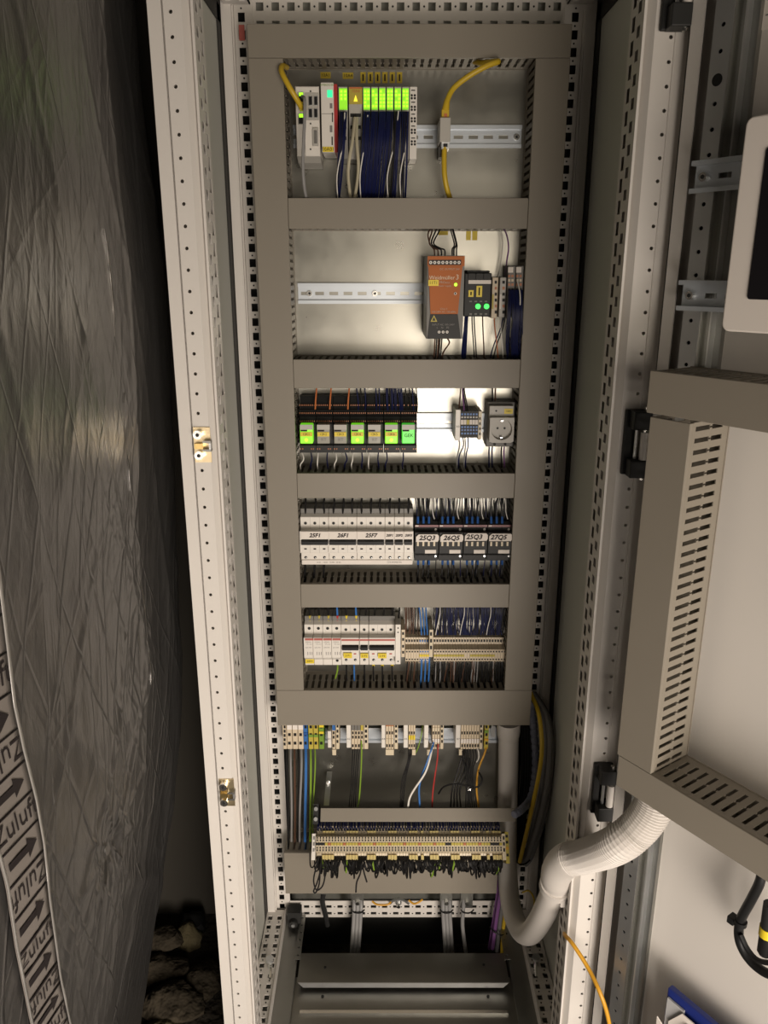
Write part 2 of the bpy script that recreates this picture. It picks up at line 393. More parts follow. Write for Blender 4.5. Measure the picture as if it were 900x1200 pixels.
# floor plates
mb = MB()
yb = PZ(450, 1117, .12).y; yf = PZ(450, 1151, .12).y
mb.box(-.215, .215, yf, yb, .118, .12, 'floor_steel')
fp = mb.build('gland_plate', cab)
mb = MB(); mb.prism([(-.213, .12), (.213, .12), (.203, .108), (-.203, .108)], 'y', yf - .002, yf - .0005, 'steel'); mb.build('folded_lip', fp)
for xx, yy in ((381, 1134), (567, 1131)):
    q = PZ(xx, yy, .12); MB().cyl((q.x, q.y, .12), (0, 0, .0015), .0028, 'black', 8).build('bolt', fp)
mb = MB(); mb.box(-.225, .225, .05, yf + .03, .098, .10, 'floor_steel'); fp2 = mb.build('gland_plate', cab)
q = PZ(450, 1187, .10); MB().box(-.205, .205, q.y - .004, q.y + .003, .10, .104, 'bright_steel').build('folded_lip', fp2)
for xx, yy in ((378, 1168), (572, 1168)):
    q = PZ(xx, yy, .10); MB().cyl((q.x, q.y, .10), (0, 0, .002), .003, 'black', 8).build('bolt', fp2)
for s in (-1, 1):
    mb = MB(); mb.box(s * .2575, s * .222, .06, .44, .100, .112, 'dull_steel'); mb.build('floor_flange', cab)
    mb = MB(); Lr = .12
    perf(mb, (-.226 if s < 0 else .214, .31, .122), (0, 1, 0), (1, 0, 0), Lr, [(0, .012, .004, .008, holes(Lr, .02, .004), True)], -.002, 'dull_steel'); mb.build('slide_bracket', cab)
mb = MB(); mb.box(-.252, -.222, .405, .43, .112, .15, 'charcoal').cyl((-.238, .404, .128), (0, -.01, 0), .009, 'dark', 10).cyl((-.238, .394, .128), (0, -.003, 0), .004, 'steel', 8)
mb.build('corner_bracket', cab)

# latch keepers on the left front post
def keeper(px, py):
    q = P(px, py, 0); e = MB(); x, z = q.x, q.z
    e.box(x - .009, x + .0125, -.002, -.0002, z - .023, z + .023, 'zinc_yellow'); k = e.build('latch_keeper', cab, label='yellow zinc latch keeper plate')
    for dz in (.0145, -.0125):
        b = MB(); b.cyl((x - .002, -.002, z + dz), (0, -.008, 0), .0058, 'bright_steel', 14).cyl((x - .002, -.0101, z + dz), (0, -.0004, 0), .0025, 'dark', 6); b.build('screw', k, smooth=False)
    b = MB(); b.box(x - .007, x + .004, -.009, -.002, z - .004, z + .003, 'brass'); b.build('bolt_tongue', k)
    b = MB(); b.box(x + .004, x + .0145, -.011, -.002, z + .004, z + .007, 'dull_steel').box(x + .004, x + .0145, -.011, -.002, z - .007, z - .004, 'dull_steel').box(x + .012, x + .0145, -.011, -.002, z - .004, z + .004, 'steel'); b.build('catch_loop', k)
keeper(236, 521); keeper(265, 928)

# ------------------------------------------------------------------ door, opened well past square
A = R(34.5); DD = Vector((math.sin(A), -math.cos(A), 0)); DN = Vector((-math.cos(A), -math.sin(A), 0)); DH = Vector((.31, -.015, 0))
def dxf(v): return DH + DD * v[0] + DN * v[1] + Vector((0, 0, v[2]))     # local (along door, towards inside, up)
def dpx(x, y, n):
    r = ray(x, y); t = (DH + DN * n - CAM).dot(DN) / r.dot(DN); p = CAM + r * t; return Vector(((p - DH).dot(DD), n, p.z))
def DB(): return MB(dxf)
mb = DB(); mb.box(.0, .60, -.002, 0, ZB + .01, ZT - .01, 'coat')
mb.box(.0, .003, 0, .018, ZB + .01, ZT - .01, 'coat').box(.597, .60, 0, .018, ZB + .01, ZT - .01, 'coat').box(0, .6, 0, .018, ZB + .01, ZB + .013, 'coat').box(0, .6, 0, .018, ZT - .013, ZT - .01, 'coat')
mb.box(.003, .016, .0165, .018, ZB + .01, ZT - .01, 'coat')
door = mb.build('door', cab)
# perforated tube frame of the door
mb = DB(); Lz = 1.74; uc = .0475
hb = [(.02 + .025 * i - .0022, .02 + .025 * i + .0022) for i in range(69)]
perf(mb, (.036, .028, .15), (0, 0, 1), (1, 0, 0), Lz, [(0, .022, .0085, .0135, hb, True)], .0015, 'steel')
for z in (.37, .74, 1.11, 1.48, 1.85 - .157): mb.cyl((.047, .0272, z), (0, .0012, 0), .0062, 'black', 14)
mb.box(.036, .0375, .0, .0275, .15, 1.89, 'dark')
mb.box(.0565, .058, .0, .0275, .15, 1.89, 'bright_steel').box(.058, .064, .0, .013, .15, 1.89, 'dull_steel').box(.064, .066, .0, .017, .15, 1.89, 'steel').box(.066, .074, .0, .007, .15, 1.89, 'dull_steel')
mb.build('door_frame_tube', door)
# hinges between post and door
def hinge(z):
    mb = MB(); x0, x1 = .273, .2955
    for dz in (-.031, .031):
        mb.box(x0, x1, -.027, -.0015, z + dz - .0115, z + dz + .0115, 'charcoal')
    mb.box(x0 - .005, x0 + .010, -.008, -.0015, z - .042, z + .042, 'dark')
    h = mb.build('hinge', cab, label='black steel hinge')
    bevel(h, .0015)
    MB().cyl((.2905, -.020, z - .020), (0, 0, .036), .0055, 'coat', 12).build('hinge_sleeve', h, smooth=True)
    MB().cyl((.2905, -.020, z - .046), (0, 0, .094), .003, 'bright_steel', 10).cyl((.2815, -.014, z - .02), (0, 0, .04), .0022, 'steel', 8).build('hinge_pin', h, smooth=True)
hinge(P(745, 521, -.02).z); hinge(P(709, 931, -.02).z); hinge(P(790, -20, -.02).z)

# ------------------------------------------------------------------ slotted cable ducts
def duct(xf, L, wd, hgt, label, walls=(1, 1), pitch=.0125, slot=.0055, group=None, sub='duct'):
    """local frame: u along, v across, w up from the base; slots cut through both side walls"""
    c = xf(Vector((L / 2, 0, 0))); t = thing('cable_duct', label, 'cable duct', c, group)
    def bands():
        hs = holes(L, pitch, slot); hn = holes(L, pitch, slot * .35)
        m_ = hgt * .46
        return [(0, m_ - .002, .012, m_ - .002, hs, False), (m_ - .002, m_ + .002, m_ - .002, m_ + .002, hn, False), (m_ + .002, hgt - .004, m_ + .002, hgt - .012, hs, False)]
    mb = MB(xf); mb.box(0, L, -wd / 2, wd / 2, 0, .0015, sub)
    for k, s in ((0, -1), (1, 1)):
        if walls[k]: perf(mb, (0, s * (wd / 2 - .001), 0), (1, 0, 0), (0, 0, 1), L, bands(), .0014 * -s if s > 0 else .0014, sub)
    mb.build('slotted_body', t)
    mb = MB(xf); mb.box(0, L, -wd / 2, wd / 2, hgt - .0018, hgt, sub).box(0, L, -wd / 2, -wd / 2 + .0016, hgt - .008, hgt - .0018, sub).box(0, L, wd / 2 - .0016, wd / 2, hgt - .008, hgt - .0018, sub)
    o = mb.build('cover', t); bevel(o, .0008, 2)
    return t
HG = PLY - CVY - .0005
def hduct(x0, x1, z0, z1, label, hg=HG, **k):
    zc = (z0 + z1) / 2
    return duct(lambda v: Vector((x0 + v[0], PLY - .0005 - v[2], zc + v[1])), x1 - x0, z1 - z0, hg, label, **k)
def vduct(x0, x1, z0, z1, label, **k):
    xc = (x0 + x1) / 2
    return duct(lambda v: Vector((xc + v[1], PLY - .0005 - v[2], z0 + v[0])), z1 - z0, x1 - x0, HG, label, **k)
XI = .194
hduct(-.2475, .2475, 1.813, 1.859, 'grey slotted cable duct along the top of the mounting plate')
hduct(-XI, XI, 1.565, 1.612, 'grey slotted cable duct under the bus terminals with green lights')
hduct(-XI, XI, 1.306, 1.355, 'grey slotted cable duct under the orange power supply')
hduct(-XI, XI, 1.109, 1.155, 'grey slotted cable duct under the row of relays and the socket')
hduct(-XI, XI, .896, .943, 'grey slotted cable duct under the handwritten breakers and contactors')
hduct(-.2475, .2475, .645, .7215, 'wide grey slotted cable duct under the lowest breakers')
vduct(-.2475, -XI - .0005, .722, 1.8125, 'long upright grey slotted cable duct left of the device rows')
vduct(XI + .0005, .2475, .722, 1.8125, 'long upright grey slotted cable duct right of the device rows')
hduct(-.247, .199, .240, .343, 'broad plain grey cable duct behind the hanging wire loops')
# ducts on the door
CB, CN = .028, .074
def dduct(u0, u1, z0, z1, label, vert=False):
    if vert: f = lambda v: dxf((( u0 + u1) / 2 + v[1], CB + v[2], z0 + v[0]))
    else: f = lambda v: dxf((u0 + v[0], CB + v[2], (z0 + z1) / 2 + v[1]))
    return duct(f, (z1 - z0) if vert else (u1 - u0), (u1 - u0) if vert else (z1 - z0), CN, label, pitch=.0132, slot=.0052)
dduct(.054, .56, 1.347, 1.394, 'grey slotted cable duct across the door above its upright duct')
dduct(.060, .112, .9065, 1.343, 'upright grey slotted cable duct on the inside of the door', True)
dduct(.063, .56, .862, .906, 'grey slotted cable duct across the lower door, feeding the white hose')

# ------------------------------------------------------------------ top hat rails
RAILY = PLY - .0075
def din(xf, L, label, slots=True, screws=(), start=.02, hw=.0175):
    """local: u along, v up, w out from the base"""
    t = thing('mounting_rail', label, 'rail', xf(Vector((L / 2, 0, 0))))
    mb = MB(xf)
    hs = holes(L, .025, .0155, start) if slots else []
    b = [(-.0125, .0125, -.0028, .0028, hs, False)]
    perf(mb, (0, 0, .0016), (1, 0, 0), (0, 1, 0), L, b, .001, 'rail_steel')
    for s in (-1, 1):
        mb.box(0, L, s * .0115, s * .0125, 0.0006, .0075, 'rail_steel'); mb.box(0, L, s * .0125, s * hw, .0065, .0075, 'rail_steel')
    mb.build('rail_profile', t)
    for u in screws:
        k = MB(xf); k.cyl((u, 0, .0016), (0, 0, .003), .0048, 'bright_steel', 14).cyl((u, 0, .0046), (0, 0, .0004), .0022, 'charcoal', 8); k.build('screw', t)
    return t
def rail_at(x0, x1, z, label, **k): return din(lambda v: Vector((x0 + v[0], PLY - v[2], z + v[1])), x1 - x0, label, **k)
ZR = [Z_(160, RAILY), Z_(344, RAILY), Z_(495.5, RAILY), Z_(632, RAILY - .0), Z_(754, RAILY), Z_(866, RAILY)]
rail_at(-.19, .19, ZR[0], 'steel mounting rail behind the bus terminals and yellow patch lead', screws=(.372,), start=.0)
rail_at(-.19, .19, ZR[1], 'slotted steel mounting rail carrying the orange power supply', screws=(.020, .135), start=.0125)
rail_at(-.19, .19, ZR[2], 'steel mounting rail behind the relays and the socket')
rail_at(-.19, .19, ZR[3], 'steel mounting rail behind the handwritten breakers')
rail_at(-.19, .19, ZR[4], 'steel mounting rail behind the lowest breakers')
rail_at(-.245, .216, Z_(862, RAILY), 'steel mounting rail under the wide duct with spaced terminal groups', slots=False)
for (x0, y0, lab, L_) in ((805, 208, 'upper short steel mounting rail on the door behind the panel', .26), (790, 346, 'lower short steel mounting rail on the door behind the panel', .26)):
    q = dpx(x0 + 3, y0, .045)
    f = lambda v, q=q: dxf((q.x + v[0], .032 + v[2] * 1.6, q.z + v[1]))
    din(f, L_, lab, screws=(.012,), start=.036, hw=.0165)

# ------------------------------------------------------------------ wires
ORD = ('first', 'second', 'third', 'fourth', 'fifth', 'sixth', 'seventh')
STUFF = MB()
def stuff_wire(p, r, m, n=5): STUFF.tube(p, r, m, n)
def fan(name, n, x0, x1, y0, x2, x3, y1, Y0, Y1, m, label, group, r=.0011, sag=0, mid=None, jit=1.2, stuff=False):
    for i in range(n):
        t = i / max(1, n - 1) if n > 1 else .5
        a = x0 + (x1 - x0) * t + random.uniform(-.3, .3); b = x2 + (x3 - x2) * t + random.uniform(-jit, jit)
        ym = (y0 + y1) / 2; dm = random.uniform(-jit, jit)
        mm = m if isinstance(m, str) else random.choice(m)
        pts = [(a, y0, Y0), (a + (b - a) * .25 + dm * .4, y0 + (y1 - y0) * .3, Y0 - .004 - sag), (a + (b - a) * .7 + dm, y0 + (y1 - y0) * .7, (Y0 + Y1) / 2 - sag), (b, y1, Y1)]
        if stuff: stuff_wire(smooth_path([P(*q) for q in pts], 3), r, mm)
        else: cable(name, pts, r, mm, label, 'wire', group, n=5, sub=3)

# ------------------------------------------------------------------ row 1: bus controller and terminals
def rect(mb, x0, y0, x1, y1, Yf, t, m):
    """slab seen at pixels (x0,y0)-(x1,y1), its front at Yf and thickness t"""
    xm = (y0 + y1) / 2
    mb.box(X_(x0, xm, Yf), X_(x1, xm, Yf), Yf, Yf + t, Z_(y1, Yf), Z_(y0, Yf), m); return mb
def tx(mb, body, x, y, Yf, size, m, sh=0, bold=0):
    q = P(x, y, Yf); mb.text(body, size, lambda a, b: (q.x + a, Yf - .0003, q.z + b), m, shear=sh, bold=bold); return mb
def empty_at(name, label, cat, x, y, Y, group=None): return thing(name, label, cat, P(x, y, Y), group)

t = empty_at('embedded_controller', 'white embedded controller with four black USB ports and yellow lead', 'controller', 361, 187, .40)
yf = .372
mb = MB(); x0, x1 = X_(347, 145, yf), X_(374.5, 145, yf); zt, zb = Z_(101, yf), Z_(183, yf)
mb.cbox(x0, x1, yf, RAILY, zb, zt, .0012, 'white_plastic')
mb.prism([(yf + .004, zb), (RAILY, zb), (RAILY, zb - .012), (yf + .02, zb - .008)], 'x', x0, x1, 'grey_plastic'); mb.build('housing', t)
mb = MB(); rect(mb, 357.5, 108.5, 373.5, 141, yf - .0008, .0008, 'grey_plastic'); mb.build('port_panel', t)
for px in (361.5, 367.8):
    for py in (112.5, 127):
        p = MB(); rect(p, px, py, px + 4.6, py + 11, yf - .0016, .001, 'steel'); rect(p, px + .5, py + .7, px + 4.1, py + 10.3, yf - .0022, .0012, 'black'); p.build('usb_port', t)
for py in (108, 133):
    p = MB(); rect(p, 349, py, 356, py + 13, yf - .0012, .001, 'grey_plastic'); rect(p, 350, py + 3, 355, py + 12, yf - .0017, .001, 'black'); o = p.build('network_port', t)
    l = MB(); rect(l, 350.5, py + .5, 355, py + 4.5, yf - .0022, .001, 'led_lime'); l.build('indicator_light', o)
p = MB(); rect(p, 366.5, 150, 373, 171, yf - .004, .004, 'grey_plastic'); rect(p, 368.3, 153, 371.5, 168, yf - .006, .003, 'mid_plastic'); p.build('video_port', t)
p = MB(); rect(p, 357.2, 142, 357.7, 183, yf - .0006, .001, 'mid_plastic'); p.build('seam', t)
for py in (107, 145, 175):
    p = MB(); q = P(364, py, yf); p.cyl((q.x, yf, q.z), (0, -.0008, 0), .0013, 'dark', 8); p.build('screw', t)
# white module with red stripe
t = empty_at('supply_module', 'tall white bus module with red edge stripe and turquoise light', 'bus module', 386, 180, .40)
yf = .366; mb = MB(); rect(mb, 376.5, 96.5, 391.5, 178.5, yf, RAILY - yf, 'white_plastic'); bevel(mb.build('housing', t), .001)
mb = MB(); rect(mb, 391.5, 98.5, 395.6, 178.5, yf + .001, RAILY - yf - .001, 'red'); mb.build('red_stripe', t)
mb = MB(); rect(mb, 383.5, 105.5, 389.5, 114, yf - .0006, .0006, 'led_cyan'); mb.build('indicator_light', t)
mb = MB(); rect(mb, 378, 172, 391, 178, yf - .0007, .0008, 'yellow'); tx(mb, '10A01', 384.5, 175, yf - .0007, .0075, 'ink'); mb.build('label_tag', t)
mb = MB(); tx(mb, 'EMBEDDED', 383.5, 99.6, yf, .0042, 'pe_green'); rect(mb, 386.5, 121, 389.5, 127, yf - .0003, .0003, 'ink_grey'); rect(mb, 386.5, 147, 389.5, 155, yf - .0003, .0003, 'ink_grey'); rect(mb, 389, 132, 390.2, 143, yf - .0003, .0003, 'ink'); rect(mb, 388.5, 160, 390, 170, yf - .0003, .0003, 'ink'); rect(mb, 377, 133, 391, 133.6, yf - .0003, .0003, 'ink_grey'); mb.build('print', t)
# slim bus terminals
mods = [(397, 407.5, 'led_lime', 'grey_plastic', 'slim bus terminal with green light right beside the red stripe'),
        (409, 424.5, None, 'yellow_dull', 'yellow faced bus terminal with one triangular yellow light'),
        (425.5, 434, 'led_lime', 'grey_plastic', 'slim bus terminal right of the yellow faced one'),
        (435, 443, 'led_lime', 'grey_plastic', 'second slim bus terminal right of the yellow faced one'),
        (444, 452, 'led_lime', 'grey_plastic', 'third slim bus terminal right of the yellow faced one'),
        (453, 461, 'led_lime', 'grey_plastic', 'fourth slim bus terminal right of the yellow faced one'),
        (462, 470, 'led_lime', 'grey_plastic', 'fifth slim bus terminal right of the yellow faced one'),
        (471, 479.3, 'led_lime', 'grey_plastic', 'sixth slim bus terminal, last with green lights'),
        (480, 488.5, None, 'white_plastic', 'unlit end terminal with bare round wire holes')]
yf = .376
for k, (a, b, led, body, lab) in enumerate(mods):
    t = empty_at('bus_terminal', lab, 'bus terminal', (a + b) / 2, 186, .40, 'bus terminals on the top rail')
    mb = MB(); rect(mb, a, 101.5, b, 186.5, yf, RAILY - yf, 'white_plastic' if k == 8 else 'grey_plastic'); bevel(mb.build('housing', t), .0008)
    if led:
        mb = MB(); rect(mb, a + .5, 103.5, b - .5, 128.5, yf - .0008, .0008, 'led_lime_soft'); w_ = mb.build('light_window', t)
        for r_ in range(5 if k > 1 else 3):
            for c_ in (.28, .72):
                l = MB(); cx = a + (b - a) * c_; cy = 107 + r_ * 4.3
                if random.random() < .8: rect(l, cx - 1.2, cy - 1.3, cx + 1.2, cy + 1.3, yf - .0014, .0006, 'led_lime'); l.build('indicator_light', w_)
    elif k == 1:
        mb = MB(); rect(mb, a, 102, b, 122, yf - .0012, .0012, 'yellow_dull'); rect(mb, a + .5, 102, b - .5, 104, yf - .0016, .001, 'wire_orange'); w_ = mb.build('face', t); tx_ = MB(); tx(tx_, '10A4', (a + b) / 2, 107, yf - .0014, .006, 'wire_orange'); tx_.build('print', w_)
        l = MB(); q = P((a + b) / 2, 115.5, yf - .0014); l.prism([(q.x - .003, q.z - .004), (q.x + .003, q.z - .004), (q.x, q.z + .005)], 'y', yf - .0022, yf - .0013, 'led_yellow'); l.build('indicator_light', t)
    if k == 8:
        for r_ in range(5):
            for c_ in (.3, .72):
                for d_ in (-1.7, 1.7):
                    l = MB(); q = P(a + (b - a) * c_, 113.5 + r_ * 13.5 + d_, yf); l.cyl((q.x, yf, q.z), (0, -.0006, 0), .0018, 'black', 8); l.build('wire_hole', t)
        for r_ in range(5):
            l = MB(); rect(l, a + 2, 105.2 + r_ * 14, b - 2, 106.4 + r_ * 14, yf - .0005, .0005, 'dark'); l.build('slot', t)
    else:
        for py in (133, 147, 160):
            l = MB(); rect(l, a + 1.5, py, b - 1.5, py + 4, yf - .0005, .0005, 'dark'); l.build('wire_slot', t)
# navy wire bundles
for kb, (a, b, n, xb0, xb1) in enumerate(((398.5, 406, 7, 393, 397), (426.5, 433, 7, 421, 426), (436, 442.5, 9, 429, 435), (445, 451.5, 9, 437, 443), (454, 460.5, 7, 446, 450), (463, 469.5, 6, 458, 463), (472, 478.5, 6, 469, 475))):
    fan('wire', n, a, b, 131, xb0, xb1, 236, .366, .395, ['wire_navy'] * 7 + ['wire_black'], 'navy wire in the bundle below the ' + ('terminal beside the red stripe', 'first terminal right of the yellow one', 'second terminal right of the yellow one', 'third terminal right of the yellow one', 'fourth terminal right of the yellow one', 'fifth terminal right of the yellow one', 'last lit terminal')[kb], 'navy wires of bundle ' + ORD[kb], r=.0012, sag=.014, jit=1.2)
for k, (xa, ya, xb) in enumerate(((404, 132, 396), (431, 135, 423), (467, 130, 455), (474, 140, 470))):
    cable('wire', [(xa, ya, .362), (xa - (1.5, 3, 4, -2)[k], 165, .352), (xb - 1, 205, .358), (xb, 236, .39)], .0009, 'wire_white', 'thin white wire among the navy bundle under the bus terminals', 'wire', 'white wires among the navy bundles')
for i, (xb, xc) in enumerate(((408, 411), (420, 415))):
    cable('sensor_cable', [(416 + i * 2, 138, .366), (413 + i * 5, 165, .355), (xb, 200, .36), (xc, 236, .395)], .0026, 'wire_beige', ('left' if i == 0 else 'right') + ' one of two beige cables below the yellow faced terminal', 'cable', 'beige cables', n=8)
for k, x in enumerate((452, 466, 471)):
    cable('sensor_cable', [(x, 170, .385), (x - 1, 200, .39), (x - 2, 236, .40)], .0028, 'wire_grey', ('grey cable end left of two among navy wires', 'grey cable end between navy bundles on the right', 'rightmost grey cable end behind navy wires')[k], 'cable', n=8)
# stickers on the plate
for k, (a, b, c_, d_) in enumerate(((375.5, 84.5, 387.5, 92), (401.5, 85, 414, 92.5))):
    mb = MB(); rect(mb, a, b, c_, d_, PLY - .0006, .0005, 'sticker_yellow'); tx(mb, ('10A1', '10A4')[k], (a + c_) / 2, (b + d_) / 2, PLY - .0006, .007, 'ink')
    tag(mb.build('label_sticker'), ('yellow sticker on the plate above the red striped module', 'yellow sticker on the plate above the yellow faced terminal')[k], 'sticker', 'yellow stickers above the bus terminals')
for k in range(6):
    a = 422.3 + k * 8.55; mb = MB(); rect(mb, a, 84.5, a + 6.3, 97.5, PLY - .0006, .0005, 'sticker_yellow'); rect(mb, a + 2.3, 87, a + 4, 95, PLY - .0008, .0003, 'ink')
    tag(mb.build('label_sticker'), ('first', 'second', 'third', 'fourth', 'fifth', 'sixth')[k] + ' from left of six upright yellow stickers on the plate', 'sticker', 'yellow stickers above the bus terminals')
# yellow and grey leads
def plug(t, x0, y0, x1, y1, Yf, th, m, name='plug'):
    mb = MB(); rect(mb, x0, y0, x1, y1, Yf, th, m); o = mb.build(name, t); bevel(o, .001); return o
t = empty_at('patch_lead', 'yellow patch lead plugged into the white controller, top left', 'patch lead', 340, 110, .35)
p = [P(*q) for q in ((336, 79, .40), (331, 77, .368), (330, 84, .350), (338, 100, .343), (347, 115, .348), (353.5, 126, .360))]
MB().tube(smooth_path(p), .0042, 'cable_yellow', 10).build('lead', t, smooth=True)
plug(t, 350.5, 119, 357, 129, .358, .012, 'cable_yellow')
cable('network_lead', [(354, 113, .366), (357, 117, .350), (357, 140, .348), (355, 190, .350), (357, 222, .358), (361, 238, .39)], .0026, 'wire_grey', 'grey lead hanging from the controller past its left edge', n=8)
t = empty_at('patch_lead', 'yellow patch lead from the top duct into the grey coupler', 'patch lead', 523, 135, .38)
p = [P(*q) for q in ((556, 72, .40), (566, 74, .372), (584, 72, .352), (571, 77, .345), (551, 88, .346), (532, 103, .355), (524, 118, .372), (522.5, 128, .382))]
MB().tube(smooth_path(p), .0043, 'cable_yellow', 10).build('lead', t, smooth=True)
mb = MB(); mb.tube([P(524, 117, .372), P(522, 129, .384)], [.0045, .0062], 'cable_yellow', 10); mb.build('strain_relief', t, smooth=True)
plug(t, 517.5, 128, 526.5, 139, .378, .012, 'cable_yellow'); 
mb = MB(); rect(mb, 520.5, 133, 524, 138, .3772, .001, 'wire_orange'); mb.build('latch', t)
t = empty_at('lead_coupler', 'grey inline coupler clipped on the top rail between yellow leads', 'coupler', 521, 184, .43)
mb = MB(); rect(mb, 515.5, 137.5, 528, 166, .372, RAILY - .372, 'grey_plastic'); bevel(mb.build('housing', t), .001)
mb = MB(); rect(mb, 517.5, 166, 526.5, 174.5, .380, .03, 'steel'); rect(mb, 519.5, 168, 524.5, 172, .3792, .001, 'black'); mb.build('socket', t)
mb = MB(); rect(mb, 514.5, 172, 524, 184, .40, RAILY - .40, 'mid_plastic'); mb.build('rail_clip', t)
t = empty_at('patch_lead', 'yellow patch lead leaving the grey coupler downwards into the duct', 'patch lead', 523, 232, .38)
p = [P(*q) for q in ((521, 172, .384), (520.5, 185, .382), (521, 205, .380), (524, 222, .384), (530, 240, .398))]
MB().tube(smooth_path(p), .0043, 'cable_yellow', 10).build('lead', t, smooth=True)

# ------------------------------------------------------------------ row 2: power supply, fuse module, terminals
t = empty_at('power_supply', 'orange faced dark power supply with white screw terminals', 'power supply', 522, 397, .38)
yf = .318
xa, xb = X_(500.5, 348, yf), X_(543.5, 348, yf); zt, zb = Z_(299.5, yf), Z_(397, yf)
mb = MB(); mb.box(xa, xb, yf + .002, RAILY, zb, zt, 'mid_plastic'); mb.box(xa - .0004, xa, yf + .003, RAILY, zb, zt, 'dull_steel'); bevel(mb.build('housing', t), .0012)
mb = MB(); mb.prism([(X_(502, 312, yf), Z_(312, yf)), (X_(542, 312, yf), Z_(312, yf)), (X_(536.5, 368, yf), Z_(368, yf)), (X_(504.5, 368, yf), Z_(368, yf))][::-1], 'y', yf - .0003, yf + .002, 'orange')
face = mb.build('orange_face', t)
mb = MB(); mb.box(xa, xb, yf + .0005, yf + .002, Z_(312, yf), zt - .001, 'orange'); rect(mb, 502.5, 304.5, 540.5, 310.5, yf, .001, 'charcoal'); mb.build('top_band', t)
mb = MB(); mb.prism([(X_(504.5, 368.5, yf), Z_(368.5, yf)), (X_(536.5, 368.5, yf), Z_(368.5, yf)), (X_(540, 396.5, yf), zb), (X_(501, 396.5, yf), zb)], 'y', yf - .0003, yf + .002, 'charcoal'); low = mb.build('lower_face', t)
for i in range(8):
    q = P(504.7 + i * 4.73, 307.6, yf); k = MB(); k.cyl((q.x, yf, q.z), (0, -.002, 0), .0024, 'white_plastic', 10).cyl((q.x, yf - .002, q.z), (0, -.0003, 0), .001, 'ink', 6); k.build('terminal_screw', t)
for i in range(3):
    q = P(514.5 + i * 4.7, 389, yf); k = MB(); k.cyl((q.x, yf, q.z), (0, -.002, 0), .0022, 'white_plastic', 10).cyl((q.x, yf - .002, q.z), (0, -.0003, 0), .001, 'ink', 6); k.build('terminal_screw', t)
k = MB(); tx(k, 'Weidmüller', 518, 325.5, yf - .0003, .0085, 'cream'); tx(k, '3', 536, 325, yf - .0003, .011, 'cream'); tx(k, 'DC OUTPUT 24V', 527, 315.5, yf - .0003, .0042, 'ink_pale'); tx(k, 'PROeco', 521, 331, yf - .0003, .005, 'ink_pale'); tx(k, 'Power supply', 521, 335, yf - .0003, .004, 'ink_pale'); tx(k, 'Class 2', 520, 362, yf - .0003, .004, 'ink_pale'); tx(k, '100-240V AC / 50-60Hz', 520, 365.5, yf - .0003, .004, 'ink_pale'); k.build('print', face)
k = MB(); q = P(508.5, 374, yf); k.prism([(q.x - .0055, q.z - .004), (q.x + .0055, q.z - .004), (q.x, q.z + .0065)], 'y', yf - .0007, yf - .0003, 'yellow_dull'); k.prism([(q.x - .0028, q.z - .0025), (q.x + .0028, q.z - .0025), (q.x, q.z + .0035)], 'y', yf - .001, yf - .0006, 'charcoal'); tx(k, 'INPUT AC 100-240V', 519.5, 380.5, yf - .0003, .0042, 'ink_grey'); tx(k, 'L    N    PE', 519, 384, yf - .0003, .0045, 'ink_grey'); k.build('print', low)
k = MB(); rect(k, 502, 328, 514, 335, yf - .001, .0008, 'yellow'); tx(k, '11T1', 508, 331.5, yf - .001, .0065, 'ink'); k.build('label_tag', t)
k = MB(); q = P(534, 333.5, yf); k.cyl((q.x, yf, q.z), (0, -.0016, 0), .0026, 'led_lime', 12); k.build('indicator_light', t)
k = MB(); q = P(533.5, 344, yf); k.cyl((q.x, yf, q.z), (0, -.0016, 0), .0022, 'white_plastic', 10); k.box(q.x - .001, q.x + .001, yf - .0019, yf - .0015, q.z - .0015, q.z + .0015, 'ink'); k.build('adjuster', t)

t = empty_at('fuse_module', 'black electronic fuse module with two bright green lights', 'fuse module', 560, 372, .40)
yf = .362; mb = MB(); rect(mb, 543.8, 320, 575.5, 371, yf, RAILY - yf, 'black'); rect(mb, 547, 317, 574, 320.2, yf + .004, .05, 'charcoal'); bevel(mb.build('housing', t), .0015)
for i in range(3):
    k = MB(); rect(k, 549 + i * 9, 320.5, 556.5 + i * 9, 327.5, yf - .003, .004, 'charcoal'); k.build('terminal_lever', t)
k = MB(); rect(k, 549, 328.3, 575.5, 332.6, yf - .001, .001, 'paper'); k.build('marker_strip', t)
for a, b, c_, d_ in ((549, 340, 555, 348), (558.3, 335, 565, 348)):
    k = MB(); rect(k, a, b, c_, d_, yf - .0008, .0008, 'yellow'); rect(k, (a + c_) / 2 - .8, b + 2, (a + c_) / 2 + .8, d_ - 2, yf - .001, .0003, 'ink'); k.build('label_tag', t)
for px in (560, 570):
    k = MB(); q = P(px, 359, yf); k.cyl((q.x, yf, q.z), (0, -.003, 0), .0043, 'led_green', 14); k.build('indicator_light', t)
for px in (550, 556, 562, 568):
    k = MB(); rect(k, px, 352.5, px + 3, 354, yf - .0004, .0004, 'ink_grey'); rect(k, px, 367, px + 3, 369, yf - .0004, .0004, 'ink_grey'); k.build('print', t)
